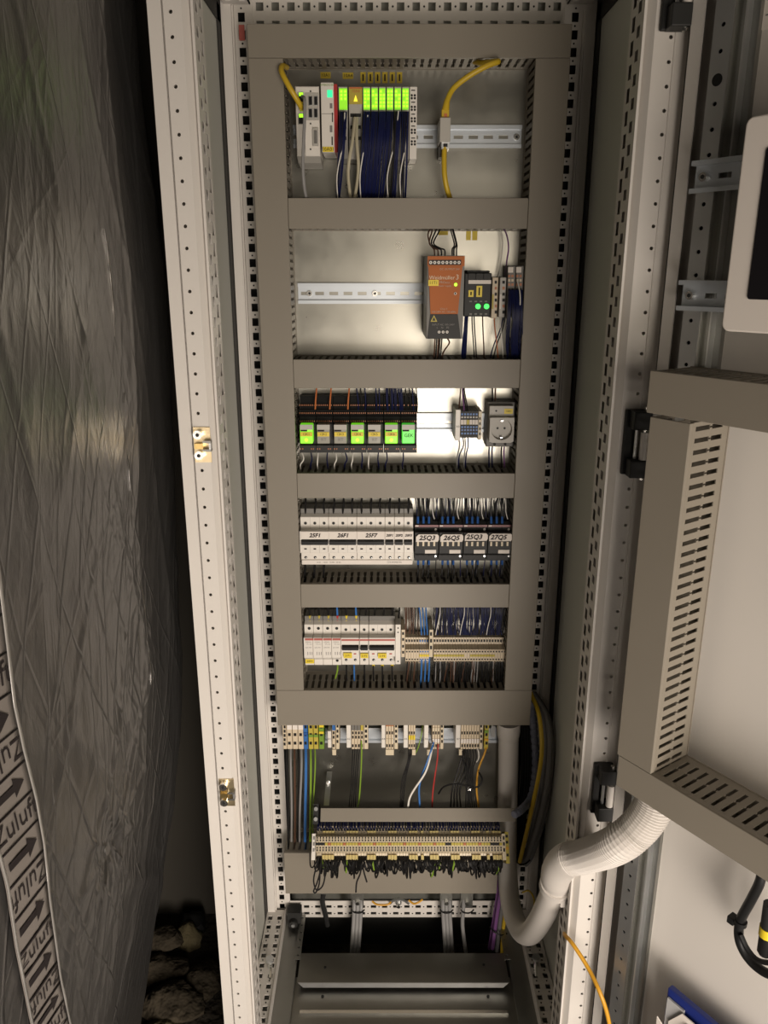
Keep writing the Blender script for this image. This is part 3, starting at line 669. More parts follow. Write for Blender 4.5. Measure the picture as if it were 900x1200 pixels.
for k_, (a, b, y0_, y1_, m_, lab) in enumerate(((576.3, 583.2, 325, 373, 'cream', 'cream terminal block right beside the green lit fuse module'), (585.2, 592.5, 325, 372, 'grey_plastic', 'grey terminal block left of the tall orange striped one'))):
    t = empty_at('terminal_block', lab, 'terminal block', (a + b) / 2, y1_, .41); yf = .385
    mb = MB(); rect(mb, a, y0_, b, y1_, yf, RAILY - yf, m_); bevel(mb.build('housing', t), .001)
    for py in (329, 336, 343, 350, 357, 364):
        k = MB(); rect(k, a + 3.5, py, b - .8, py + 3.5, yf - .0008, .0008, 'dark' if py % 3 else 'orange_dot'); k.build('wire_hole', t)
    k = MB(); rect(k, a + .3, 345, a + 2.2, 362, yf - .0008, .0008, 'yellow_dull' if k_ == 0 else 'paper'); k.build('marker', t)
for k_, a in enumerate((594.5, 604)):
    t = empty_at('terminal_block', ('left', 'right')[k_] + ' one of two tall terminals with orange stripes and blue wires', 'terminal block', a + 4, 372, .41, 'orange striped terminals'); yf = .378
    mb = MB(); rect(mb, a, 311.5, a + 8.7, 372, yf, RAILY - yf, 'mid_plastic'); bevel(mb.build('housing', t), .001)
    k = MB(); rect(k, a + 1, 313, a + 7, 319.5, yf - .001, .001, 'paper'); k.build('marker', t)
    for py, m_ in ((322, 'orange_dot'), (327, 'cream'), (332, 'orange_dot'), (338, 'dark'), (345, 'dark'), (352, 'dark')):
        for dx in (1, 4.8):
            k = MB(); rect(k, a + dx, py, a + dx + 2.6, py + 3, yf - .0008, .0008, m_); k.build('wire_hole', t)
# wires of row 2
for x0, xm, x1 in ((508, 503.5, 512), (512, 503, 508), (516, 505.5, 515), (520, 508, 518)):
    cable('wire', [(x1, 262, .40), (x0 - 6, 272, .37), (xm, 285, .35), ((x0 + xm) / 2 + 2, 291, .336), (x0 + 1, 293, .332), (x0 + 1.5, 301, .335)], .0012, random.choice(['wire_black', 'wire_brown']), 'dark wire looping into the top left of the orange power supply', 'wire', 'dark wires into the top of the power supply', n=6)
for x0, x1 in ((530, 526), (535, 529), (532, 528)):
    cable('wire', [(x1, 262, .40), (x1 + 4, 276, .36), (x1 + 6.5, 287, .34), (x0, 292, .334), (x0, 301, .335)], .0012, 'wire_black', 'dark wire bending into the top right of the orange power supply', 'wire', 'dark wires into the top right of the power supply')
fan('wire', 5, 510, 518, 394, 508, 516, 424, .345, .395, ['wire_black', 'wire_black', 'wire_brown'], 'dark wire leaving the underside of the orange power supply', 'dark wires below the power supply', r=.0013)
cable('wire', [(524, 396, .345), (526.5, 402, .35), (520, 412, .37), (516, 424, .40)], .0014, 'wire_brown', 'kinked brown wire below the orange power supply', 'wire')
fan('wire', 6, 545, 548, 371, 540, 545, 426, .37, .398, 'wire_navy', 'dark blue wire in the bundle left under the fuse module', 'dark blue bundle under the fuse module', r=.0014, jit=1)
for k, (xa, xb, m_) in enumerate(((553, 556, 'wire_black'), (555.5, 558.5, 'wire_black'), (565.5, 567.5, 'wire_brown'), (579, 584, 'wire_orange'), (590, 573, 'wire_navy'), (592, 577, 'wire_black'), (586, 590, 'wire_white'))):
    cable('wire', [(xa, 370, .40), (xa + (xb - xa) * .2, 385, .39), (xa + (xb - xa) * .7, 406, .392), (xb, 426, .40)], .0011, m_, ('black wire left of a pair under the fuse module', 'black wire right of a pair under the fuse module', 'single brown wire under the right green light', 'orange brown wire under the cream terminal block', 'navy wire slanting left below the grey terminal block', 'black wire slanting left below the grey terminal block', 'white wire beside the dark blue wires, right end of second row')[k], 'wire')
fan('wire', 22, 597, 612, 340, 594, 611, 428, .370, .398, ['wire_navy'] * 5 + ['wire_black', 'wire_blue'], 'blue wire in the thick bundle under the orange striped terminals', 'blue wires at the right end of the second row', r=.0013, sag=.012, jit=3, stuff=True)
cable('wire', [(606, 328, .372), (609.5, 345, .355), (609, 365, .36), (606, 400, .385), (605, 428, .40)], .001, 'wire_white', 'thin white wire in front of the thick blue bundle', 'wire')
cable('wire', [(585, 262, .42), (593, 273, .40), (596, 290, .385), (594, 305, .40), (592, 326, .415)], .0013, 'wire_violet', 'dark violet wire dropping to the tall terminals', 'wire')
cable('wire', [(583, 262, .43), (589, 280, .425), (587, 305, .425), (583, 325, .425)], .0009, 'wire_white', 'thin pale wire behind the dark violet wire', 'wire')
for k, (a, b, c_, d_) in enumerate(((514, 266, 525, 275.5), (546.3, 266, 551.8, 281.5), (553.5, 266, 559.4, 281.5))):
    mb = MB(); rect(mb, a, b, c_, d_, PLY - .0006, .0005, 'sticker_yellow'); tag(mb.build('label_sticker'), ('yellow sticker behind the wires above the orange power supply', 'left yellow sticker of the pair above the fuse module', 'right yellow sticker of the pair above the fuse module')[k], 'sticker', 'yellow stickers in the second row')

# ------------------------------------------------------------------ row 3: relays, terminals, socket
RW = (489.5 - 350) / 7
kinds = ['relay_lime', 'relay_clear', 'relay_clear', 'relay_lime', 'relay_clear', 'relay_lime', 'relay_green']
yf = .372
for k in range(7):
    a = 350 + k * RW; b = a + RW - .5
    lab = ORD[k] + ' relay from the left, ' + {'relay_lime': 'its cap glowing lime green', 'relay_clear': 'unlit with a yellow label', 'relay_green': 'green with handwriting'}[kinds[k]]
    t = empty_at('relay_module', lab, 'relay', (a + b) / 2, 531, .41, 'relays on the third rail')
    xa, xb = X_(a, 500, yf), X_(b, 500, yf)
    zz = lambda y, Y=yf: Z_(y, Y)
    # black socket with three terraces above the relay and one below
    prof = [(RAILY, zz(464, .41)), (.412, zz(464, .412)), (.408, zz(471, .408)), (.402, zz(479, .402)), (.399, zz(480, .399)), (.394, zz(487, .394)), (.391, zz(488, .391)), (.386, zz(497, .386)),
            (.386, zz(521, .386)), (.378, zz(522, .378)), (.378, zz(530.5, .378)), (RAILY, zz(530.5, .378))]
    mb = MB(); mb.prism(prof, 'x', xa, xb, 'black'); mb.build('relay_socket', t)
    for py, Yt in ((474.7, .4045), (484, .3955), (493.5, .387)):
        for i in range(8):
            d = MB(); q = P(a + 1.6 + i * (RW - 3.2) / 7, py, Yt); d.box(q.x - .0007, q.x + .0007, Yt - .0012, Yt + .004, q.z - .0012, q.z + .0012, 'orange_dot'); d.build('terminal_contact', t)
    for dx in (2.2, 4.8, RW - 5, RW - 2.6):
        d = MB(); q = P(a + dx, 526, .378); d.box(q.x - .0009, q.x + .0009, .3772, .38, q.z - .0012, q.z + .0012, 'orange_dot'); d.build('terminal_contact', t)
    mb = MB(); rect(mb, a + 1.5, 498, a + RW - 3.5, 520, yf - .010, .022, 'relay_clear' if kinds[k] == 'relay_clear' else kinds[k]); cap = mb.build('relay_cap', t); bevel(cap, .0015)
    mb = MB(); rect(mb, a + 1.5, 497.8, a + RW - 3.5, 503.6, yf - .0108, .0008, 'grey_plastic'); rect(mb, a + 2.2, 503.8, a + RW * .5, 505.6, yf - .011, .001, 'ink'); mb.build('window', cap)
    mb = MB()
    if kinds[k] != 'relay_green':
        rect(mb, a + 2, 506.5, a + RW - 4, 511.5, yf - .0115, .0013, 'yellow'); tx(mb, '12K' + str(k + 1), a + RW / 2 - 1.2, 509, yf - .0115, .006, 'ink')
        if kinds[k] == 'relay_clear': tx(mb, 'RT', a + RW / 2 - .5, 515.5, yf - .0102, .008, 'ink_grey')
    else:
        tx(mb, 'GEK', a + RW / 2 - .5, 510.5, yf - .0102, .0085, 'ink')
    mb.build('label_tag', cap)
    if kinds[k] == 'relay_lime':
        mb = MB(); q = P(a + RW / 2 - 1, 515.5, yf - .0102); mb.cyl((q.x, yf - .0102, q.z), (0, -.0006, 0), .0035, 'led_lime', 10); mb.build('indicator_light', cap)
for k, x in enumerate((370.3, 387.3, 408.5)):
    cable('wire', [(x + 1, 446, .41), (x + .5, 458, .40), (x - .5, 470, .396), (x - 1, 482, .402)], .0014, 'wire_orange', ('leftmost', 'middle', 'rightmost')[k] + ' of three orange wires into the relay tops', 'wire', 'orange wires into the relays')
for a, b, n in ((417, 427, 3), (440, 444, 2), (452, 462, 6), (462, 470, 5), (475, 487, 4)):
    fan('wire', n, a, b, 446, a + 2, b + 1.5, 483, .41, .398, ['wire_navy', 'wire_navy', 'wire_black'], 'dark blue wire dropping into the tops of the right hand relays', 'dark blue wires into the relay tops', r=.0012, jit=1)
for k in range(7):
    a = 350 + k * RW
    for i, m_ in enumerate(('wire_white', 'wire_navy') if k < 5 else ('wire_navy',)):
        cable('wire', [(a + 3 + i * 11, 528, .395), (a + 4 + i * 11 + random.uniform(-2, 2), 538, .385), (a + 2 + i * 12, 545, .39), (a + 3 + i * 12, 556, .41)], .0012, m_,
              ('white wire leaving the underside of the relays' if m_ == 'wire_white' else 'dark blue wire leaving the underside of the relays'), 'wire', m_[5:] + ' wires below the relays')
# small terminal group
t = empty_at('terminal_block', 'white end bracket of the small blue terminal group beside the socket', 'terminal block', 536, 514, .41); yf = .378
mb = MB(); rect(mb, 533.5, 480, 539.5, 516, yf, RAILY - yf, 'white_plastic'); bevel(mb.build('housing', t), .001); k = MB(); tx(k, 'X3', 536.5, 500, yf, .005, 'ink'); k.build('print', t)
for i in range(6):
    a = 540 + i * 3.4; t = empty_at('terminal_block', ORD[i] + ' slim blue and black terminal counted from the white bracket near the socket', 'terminal block', a + 1.7, 512, .41, 'slim terminals beside the socket')
    mb = MB(); rect(mb, a, 482, a + 3.2, 513, yf + .004, RAILY - yf - .004, 'charcoal'); mb.build('housing', t)
    for r_, py in enumerate((485.5, 489, 500.5, 504, 508)):
        d = MB(); rect(d, a + .5, py - 1, a + 2.7, py + 1, yf + .0032, .001, ['blue', 'grey_plastic', 'blue', 'ferrule_blue', 'blue'][r_]); d.build('wire_hole', t)
    d = MB(); rect(d, a + .1, 492, a + 3.1, 497.5, yf + .0025, .002, 'paper' if i != 2 else 'yellow_dull'); d.build('marker', t)
t = empty_at('terminal_block', 'cream end plate with black slots right of the blue terminal group', 'terminal block', 562, 514, .41)
mb = MB(); rect(mb, 560.6, 482, 564.3, 515.5, yf + .002, RAILY - yf - .002, 'cream_light'); mb.build('housing', t)
for py in (489, 495, 501, 507):
    d = MB(); rect(d, 561.6, py, 563.4, py + 3, yf + .0012, .001, 'black'); d.build('slot', t)
for i, (xa, xb, m_) in enumerate(((538, 540.5, 'wire_brown'), (543.5, 541.5, 'wire_violet'), (545.5, 541.5, 'wire_black'), (547.5, 543, 'wire_black'))):
    cable('wire', [(xb, 446, .41), (xb + (xa - xb) * .4, 462, .40), (xa, 476, .39), (xa + .5, 486, .386)], .0012, m_, ORD[i] + ' of four dark wires above the small blue terminal group', 'wire', 'wires above the blue terminal group')
for i, (xa, xb, m_) in enumerate(((537, 535, 'wire_grey'), (542, 537, 'wire_navy'), (544.5, 543, 'wire_grey'), (548, 545, 'wire_navy'))):
    cable('wire', [(xa, 510, .39), (xa + 1.5 - i * .3, 522, .386), (xb + 1, 535, .39), (xb, 557, .41)], .0012, m_, ORD[i] + ' of four wires below the small blue terminal group', 'wire', 'wires below the blue terminal group')
# socket outlet on the rail
t = empty_at('socket_outlet', 'grey round mains socket with yellow label on the rail', 'socket', 587, 523, .40); yf = .374
mb = MB(); rect(mb, 570.5, 471, 602.5, 523.5, .400, RAILY - .400, 'mid_plastic'); rect(mb, 573.5, 475.5, 602, 488.5, .386, .016, 'grey_plastic'); bevel(mb.build('housing', t), .001)
q = P(588, 505, yf); xa, xb = X_(574, 500, yf), X_(602.5, 500, yf); za, zb = Z_(519, yf), Z_(489.5, yf); rr = .0185
mb = MB(); n = 32; vs = []; cx, cz = q.x, (za + zb) / 2 + .001
for i in range(n):
    an = 2 * math.pi * i / n; dx, dz = math.cos(an), math.sin(an)
    ss = min(((xb - cx) / dx if dx > 0 else (xa - cx) / dx) if abs(dx) > 1e-6 else 9, ((zb - cz) / dz if dz > 0 else (za - cz) / dz) if abs(dz) > 1e-6 else 9)
    vs += [(cx + dx * ss, yf, cz + dz * ss), (cx + dx * rr, yf, cz + dz * rr), (cx + dx * (rr - .001), yf + .010, cz + dz * (rr - .001)), (cx + dx * ss, .401, cz + dz * ss)]
fs = []
for i in range(n):
    j = (i + 1) % n; a, b = 4 * i, 4 * j
    fs += [(a, a + 1, b + 1, b), (a + 1, a + 2, b + 2, b + 1), (a, b, b + 3, a + 3)]
fs.append(tuple(4 * i + 2 for i in range(n)))
mb.add(vs, fs, 'grey_plastic'); mb.build('socket_face', t)
for dx in (-.0062, .0062):
    k = MB(); k.cyl((cx + dx, yf + .0098, cz + .001), (0, -.0006, 0), .0021, 'black', 10); k.build('pin_hole', t)
for dz in (.0155, -.0145):
    k = MB(); k.box(cx - .0022, cx + .0022, yf + .001, yf + .010, cz + dz - .001, cz + dz + .0012, 'steel'); k.build('earth_clip', t)
k = MB(); rect(k, 591, 479, 601, 485, .3853, .0008, 'yellow'); tx(k, '14X1', 596, 482, .3853, .005, 'ink'); k.build('label_tag', t)
k = MB(); q = P(581.5, 481.5, .386); k.cyl((q.x, .3862, q.z), (0, -.0006, 0), .0018, 'black', 10); k.build('screw_hole', t)
for px in (579.5, 592):
    k = MB(); q = P(px, 520.3, .3995); k.cyl((q.x, .4, q.z), (0, -.002, 0), .0024, 'dark', 10); k.build('terminal_screw', t)
for i, (xa, xb, m_) in enumerate(((577, 577, 'wire_black'), (580, 580.5, 'wire_brown'))):
    cable('wire', [(xb, 446, .41), (xb, 460, .41), (xa, 474, .415)], .0015, m_, ('black', 'brown')[i] + ' wire into the top of the grey mains socket', 'wire')
for i, (xa, m_) in enumerate(((573.5, 'wire_navy'), (577, 'wire_navy'), (588, 'wire_black'), (591, 'wire_violet'))):
    cable('wire', [(xa, 521, .41), (xa - .5, 532, .405), (xa - .3 + i * .3, 558, .415)], .0014, m_, ORD[i] + ' of four dark wires from the underside of the mains socket', 'wire', 'wires below the socket')

# ------------------------------------------------------------------ row 4: breakers and contactors
def breaker(a, b, poles, rows, label, title, hand, group, tags=(), stripe=None, twoled=False, screw_low=True, wide_label=True, lever=True):
    """rows = pixel levels: top, shoulder end, nose top, label end, lever end, nose bottom, lower end"""
    y0, y1, y2, y3, y4, y5, y6 = rows; ys, yn = .394, .373
    t = empty_at('circuit_breaker', label, 'circuit breaker', (a + b) / 2, y6, .42, group)
    xa, xb = X_(a + .15, (y0 + y6) / 2, ys), X_(b - .15, (y0 + y6) / 2, ys)
    z0, z1, z2, z5, z6 = Z_(y0, ys), Z_(y1, ys), Z_(y2, yn), Z_(y5, yn), Z_(y6, ys)
    prof = [(RAILY, z0 + .004), (.405, z0 + .004), (ys, z0), (ys, z1), (yn, z2), (yn, z5), (ys - .004, z5 - .001), (ys - .002, z6), (RAILY, z6)]
    mb = MB(); mb.prism(prof, 'x', xa, xb, 'white_plastic'); mb.prism([(RAILY, z0 + .0045), (.403, z0 + .0045), (.403, z0 + .014), (RAILY, z0 + .014)], 'x', xa, xb, 'mid_plastic'); bevel(mb.build('housing', t), .0006, 1)
    pw = (b - a) / poles
    for i in range(1, poles):
        k = MB(); rect(k, a + i * pw - .15, y0 + .5, a + i * pw + .15, y1, ys - .0003, .0004, 'grey_plastic'); rect(k, a + i * pw - .15, y4 + 1, a + i * pw + .15, y5, yn - .0003, .0004, 'grey_plastic'); k.build('seam', t)
    for i in range(poles):
        c = a + (i + .5) * pw
        q = P(c, (y0 + y1) / 2, ys); k = MB(); k.ring((q.x, ys, q.z), (0, -.0006, 0), .0032, .0026, 'grey_plastic', 12); k.cyl((q.x, ys, q.z), (0, -.0004, 0), .0026, 'black', 12); k.build('terminal_screw', t)
        if screw_low:
            Yl = ys - .0035; q = P(c + .4, y5 + (y6 - y5) * .42, Yl); k = MB(); k.cyl((q.x, Yl + .001, q.z), (0, -.0012, 0), .0027, 'charcoal', 12); k.cyl((q.x + .0008, Yl - .0002, q.z - .0008), (0, -.0003, 0), .0012, 'steel', 8); k.build('terminal_screw', t)
        if lever:
            k = MB(); rect(k, c - 1.5, y4 + 4, c + 1.5, y4 + 5.5, yn - .0004, .0005, 'ink' if not stripe else 'red_stripe'); k.build('state_window', t)
    if lever:
        k = MB(); xl, xr = X_(a + 1, y3, yn), X_(b - 1, y3, yn)
        k.prism([(yn, Z_(y3, yn)), (yn - .006, Z_(y3 + .5, yn) - .002), (yn - .006, Z_(y4 - 1, yn)), (yn, Z_(y4, yn))], 'x', xl, xr, 'black'); lv = k.build('toggle', t)
        for i in range(poles):
            for sgn in (-1, 1):
                k = MB(); c = a + (i + .5) * pw + sgn * pw * .38; rect(k, c - 1.1, y4 - 1.5, c + 1.1, y4 + 1.5, yn - .002, .002, 'white_plastic'); k.build('toggle_guard', t)
    if title:
        k = MB(); rect(k, a + .2, y2 + .6, b - .2, y3 - .3, yn - .0012, .001, 'paper'); lb = k.build('paper_label', t)
        for tt, xx in (title if isinstance(title, list) else [(title, (a + b) / 2)]):
            k = MB(); tx(k, tt, xx, (y2 + y3) / 2 + .3, yn - .0013, hand, 'ink', .25, hand * .035); k.build('handwriting', lb)
    if stripe:
        k = MB(); rect(k, a + .1, y2 + 1.6, b - .1, y2 + 3.6, yn - .0005, .0006, 'red_stripe'); k.build('red_stripe', t)
    for (ta, tb, tc, td, body) in tags:
        k = MB(); rect(k, ta, tb, tc, td, yn - .004, .003, 'yellow'); tx(k, body, (ta + tc) / 2, (tb + td) / 2, yn - .004, .0055, 'ink'); k.build('label_tag', t)
    return t
rows4 = (606, 620, 622.5, 632, 638.5, 648, 660.5)
PW = (484 - 352.5) / 12
for k, (n0, n, ti, lab) in enumerate(((0, 3, '25F1', 'three pole white breaker handwritten 25F1, leftmost of its row'), (3, 3, '26F1', 'three pole white breaker handwritten 26F1'), (6, 3, '25F7', 'three pole white breaker handwritten 25F7'),
        (9, 1, '20F1', 'single pole white breaker handwritten 20F1'), (10, 1, '20F2', 'single pole white breaker handwritten 20F2'), (11, 1, '20F3', 'single pole white breaker handwritten 20F3, beside the contactors'))):
    breaker(352.5 + n0 * PW, 352.5 + (n0 + n) * PW, n, rows4, lab, ti, .0105 if n == 3 else .0065, 'handwritten breakers')
mb = MB(); yb_ = .388; rect(mb, 354, 656.5, 483, 661.5, yb_, .006, 'paper'); 
k0 = tag(mb.build('label_strip'), 'long white printed strip below the handwritten breakers', 'label strip'); ORG[k0] = ORG[k0]
k = MB(); tx(k, 'CH-60300/22', 462, 658.8, yb_, .005, 'ink_grey'); tx(k, '13.01   14.02 - 16.08 - 25.03', 385, 659, yb_, .004, 'ink_grey'); k.build('print', k0)
for i in range(12):
    x = 352.5 + (i + .5) * PW
    cable('wire', [(x + random.uniform(-.5, 2), 578, .41), (x + random.uniform(-1, 1.5), 590, .40), (x, 598, .402), (x, 607, .412)], .0019, 'wire_black', 'thick black wire into the top of the handwritten breakers', 'wire', 'black wires into the handwritten breakers')
for i in range(3):
    x = 352.5 + (i + .5) * PW
    cable('wire', [(x, 657, .402), (x - .5, 668, .395), (x - 1.5, 690, .41)], .0022, 'wire_black', ORD[i] + ' of three thick black wires under the breaker marked 25F1', 'wire', 'wires below the first breaker')
CW = (600.5 - 486) / 4
for k, ti in enumerate(('25Q3', '26Q5', '25Q3', '27Q5')):
    a = 486 + k * CW; b = a + CW - .6; yf = .372
    t = empty_at('contactor', ('black contactor with red edge, first beside the breakers, handwritten 25Q3', 'black contactor with red edge handwritten 26Q5', 'black contactor with red edge handwritten 25Q3, third of four', 'black contactor with red edge handwritten 27Q5')[k], 'contactor', (a + b) / 2, 657, .41, 'contactors')
    mb = MB(); xa, xb = X_(a, 636, yf), X_(b, 636, yf)
    mb.prism([(RAILY, Z_(611, .40)), (.398, Z_(611, .398)), (.390, Z_(616, .39)), (.390, Z_(622, .39)), (yf, Z_(624, yf)), (yf, Z_(649, yf)), (.386, Z_(650, .386)), (.386, Z_(657, .386)), (RAILY, Z_(657, .386))], 'x', xa, xb, 'charcoal'); bevel(mb.build('housing', t), .0008, 1)
    mb = MB(); rect(mb, a + .2, 615.2, b - .2, 617.8, .3892, .001, 'brown_red'); rect(mb, a + .8, 615.6, a + 4.5, 617, .3888, .0006, 'paper'); mb.build('red_stripe', t)
    for i in range(4):
        q = P(a + 4 + i * 6.8, 620.3, .3895); m_ = MB(); m_.cyl((q.x, .39, q.z), (0, -.0015, 0), .0023, 'black' if i < 3 else 'white_plastic', 10); m_.build('terminal_screw', t)
        q = P(a + 4 + i * 6.8, 651.5, .386); m_ = MB(); m_.cyl((q.x, .386, q.z), (0, -.0015, 0), .0021, 'black' if i < 3 else 'steel', 10); m_.build('terminal_screw', t)
        m_ = MB(); rect(m_, a + 2.6 + i * 6.4, 635, a + 4.8 + i * 6.4, 640, yf - .003, .003, 'cream_light'); m_.build('contact_slider', t)
    m_ = MB(); rect(m_, a + 12, 644.5, b - 3, 648.6, yf - .001, .001, 'paper'); m_.build('name_plate', t)
    m_ = MB(); oy = (.6, .6, -.6, -.2)[k]; xl, xr = X_(a + 1.5, 630, yf - .004), X_(b + .3, 630, yf - .004); zl, zh = Z_(634.3 + oy, yf - .004), Z_(625.6 + oy, yf - .004)
    m_.prism([(xl, zl), (xr - .002, zl), (xr, zl + .004), (xr, zh - .003), (xr - .003, zh), (xl + .005, zh), (xl, zh - .005)], 'y', yf - .0045, yf - .0005, 'paper'); lb = m_.build('paper_label', t)
    m_ = MB(); tx(m_, ti, a + CW / 2 - (0, 0, 2, 2)[k], 630 + oy, yf - .0046, .0125, 'ink', .25, .0004); m_.build('handwriting', lb)
    for i in range(3):
        x = a + 3.8 + i * 6.4
        tt = empty_at('wire', 'dark wire with blue ferrule into the top of the contactors', 'wire', x, 612, .40, 'ferruled wires above the contactors')
        p = [P(x + random.uniform(-2, 3), 578, .41), P(x + random.uniform(-1, 1), 592, .402), P(x, 606, .398)]
        MB().tube(smooth_path(p, 3), .0017, 'wire_black', 5).build('conductor', tt, smooth=True)
        MB().tube([P(x, 605.5, .398), P(x, 613.5, .394)], .0023, 'ferrule_blue', 8).build('ferrule', tt, smooth=True)
        tt = empty_at('wire', 'dark wire with blue ferrule leaving the underside of the contactors', 'wire', x, 662, .40, 'ferruled wires below the contactors')
        p = [P(x, 660, .398), P(x + random.uniform(-2, 1), 672, .392), P(x - random.uniform(1, 4), 690, .41)]
        MB().tube(smooth_path(p, 3), .0017, 'wire_black', 5).build('conductor', tt, smooth=True)
        MB().tube([P(x, 655.5, .395), P(x, 661.5, .397)], .0021, 'ferrule_blue', 8).build('ferrule', tt, smooth=True)
    fan('wire', 12, a + 1, b - 1, 578, a + 2, b, 612, .42, .415, ['wire_black', 'wire_black', 'wire_navy'], 'dark control wire behind the ferruled wires above the contactors', 'control wires above the contactors', r=.0011, jit=2, stuff=True)
    cable('wire', [(a + 19, 578, .405), (a + 20.5, 590, .392), (a + 21, 600, .392), (a + 23, 608, .40)], .0009, 'wire_white', ORD[k] + ' from left of the thin pale wires above the contactors', 'wire', 'pale wires above the contactors')
    fan('wire', 3, a + 5, b - 3, 656, a + 3, b - 4, 690, .405, .41, ['wire_black', 'wire_navy'], 'dark control wire below the contactors', 'control wires below the contactors', r=.0011, jit=2, stuff=True)

# ------------------------------------------------------------------ row 5: breakers and terminal strip
rows5 = (732, 743.5, 747.5, 755.5, 761.5, 769.5, 778.5)
P5 = 10.75
for k in range(4):
    a = 357 + k * P5; ys, yn = .394, .375
    t = empty_at('surge_arrester', ORD[k] + ' slim white surge arrester from the left, red stripe' + (', yellow tag at its foot' if k == 0 else ''), 'surge arrester', a + 5, 778, .42, 'surge arresters')
    xa, xb = X_(a + .15, 755, ys), X_(a + P5 - .15, 755, ys)
    mb = MB(); mb.prism([(RAILY, Z_(732, ys) + .004), (.405, Z_(732, ys) + .004), (ys, Z_(732, ys)), (ys, Z_(743.5, ys)), (yn, Z_(747.5, yn)), (yn, Z_(771, yn)), (ys - .003, Z_(772, ys)), (ys - .003, Z_(778.5, ys)), (RAILY, Z_(778.5, ys))], 'x', xa, xb, 'white_plastic')
    mb.prism([(RAILY, Z_(732, ys) + .0045), (.403, Z_(732, ys) + .0045), (.403, Z_(732, ys) + .014), (RAILY, Z_(732, ys) + .014)], 'x', xa, xb, 'mid_plastic'); bevel(mb.build('housing', t), .0006, 1)
    q = P(a + P5 / 2, 736.3, ys); m_ = MB(); m_.cyl((q.x, ys, q.z), (0, -.0005, 0), .003, 'black', 12); m_.build('terminal_screw', t)
    m_ = MB(); rect(m_, a + .3, 748.2, a + P5 - .3, 750.5, yn - .0005, .0006, 'red_stripe'); m_.build('red_stripe', t)
    m_ = MB(); tx(m_, 'DEHN', a + P5 / 2 - 1, 752.5, yn, .004, 'ink_grey'); tx(m_, 'YPV SCI', a + P5 / 2, 755, yn, .0032, 'ink_grey'); tx(m_, '275 FM', a + P5 / 2 - 1, 759, yn, .0038, 'ink_grey')
    for dx in (3.4, 6, 8.4): rect(m_, a + dx, 764, a + dx + .7, 767.5, yn - .0003, .0003, 'ink_grey')
    m_.build('print', t)
    if k == 0:
        m_ = MB(); rect(m_, a + 1, 772.3, a + 11, 777.5, ys - .005, .002, 'yellow'); tx(m_, '20F4', a + 6, 775, ys - .005, .0055, 'ink'); m_.build('label_tag', t)
    if k == 3:
        q = P(a + 6, 774, ys - .003); m_ = MB(); m_.cyl((q.x, ys - .003, q.z), (0, -.0006, 0), .0028, 'dark', 12); m_.build('terminal_screw', t)
b0 = 357 + 4 * P5
breaker(b0, b0 + 21.3, 2, rows5, 'two pole white breaker with red stripe and yellow tag in the lowest row', None, .01, 'lowest row breakers', tags=((b0 + 2.5, 765.5, b0 + 12.5, 771.3, '21F1'),), stripe=True)
breaker(b0 + 21.6, b0 + 32, 1, rows5, 'single pole white breaker with yellow tag in the lowest row', None, .01, 'lowest row breakers', tags=((b0 + 22.5, 766, b0 + 31.5, 771.3, '21F2'),), stripe=True)
breaker(b0 + 32.3, b0 + 63, 3, rows5, 'three pole white breaker with yellow tag in the lowest row', None, .01, 'lowest row breakers', tags=((b0 + 43, 766, b0 + 53, 771.5, '21F3'),), stripe=True)
t = empty_at('auxiliary_contact', 'narrow white auxiliary contact at the right end of the lowest breakers', 'auxiliary contact', b0 + 66, 778, .42)
mb = MB(); rect(mb, b0 + 63.3, 732, b0 + 69.5, 778.5, .378, RAILY - .378, 'white_plastic'); bevel(mb.build('housing', t), .0008)
for py in (736, 741, 775):
    q = P(b0 + 66.5, py, .378); m_ = MB(); m_.cyl((q.x, .378, q.z), (0, -.0005, 0), .0015, 'dark', 8); m_.build('screw', t)
for k, (x, fer, m_, lab) in enumerate(((363, 'yellow_dull', 'wire_black', 'black wire with yellow ferrule into the first surge arrester'), (374, 'yellow_dull', 'wire_black', 'black wire with yellow ferrule into the second surge arrester'), (385, 'yellow_dull', 'wire_black', 'black wire with yellow ferrule into the third surge arrester'),
        (395.5, 'red', 'wire_blue', 'blue wire with red ferrule into the fourth surge arrester'), (406, 'yellow', 'wire_black', 'black wire with yellow ferrule into the two pole breaker'), (417.5, 'yellow', 'wire_blue', 'blue wire with yellow ferrule into the two pole breaker'))):
    tt = empty_at('wire', lab, 'wire', x, 726, .41)
    MB().tube(smooth_path([P(x - 1, 705, .41), P(x - .5, 715, .405), P(x, 724, .405)], 3), .0019, m_, 6).build('conductor', tt, smooth=True)
    MB().tube([P(x, 721, .404), P(x, 727, .406)], [.0026, .0022], fer, 8).build('ferrule', tt, smooth=True)
for k, x in enumerate((428, 438.5, 449, 459, 467)):
    cable('wire', [(x + 2, 705, .41), (x + 1, 715, .405), (x, 728, .41)], .0018, 'wire_black', ORD[k] + ' of the plain black wires above the right hand lowest breakers', 'wire', 'black wires above the lowest breakers')
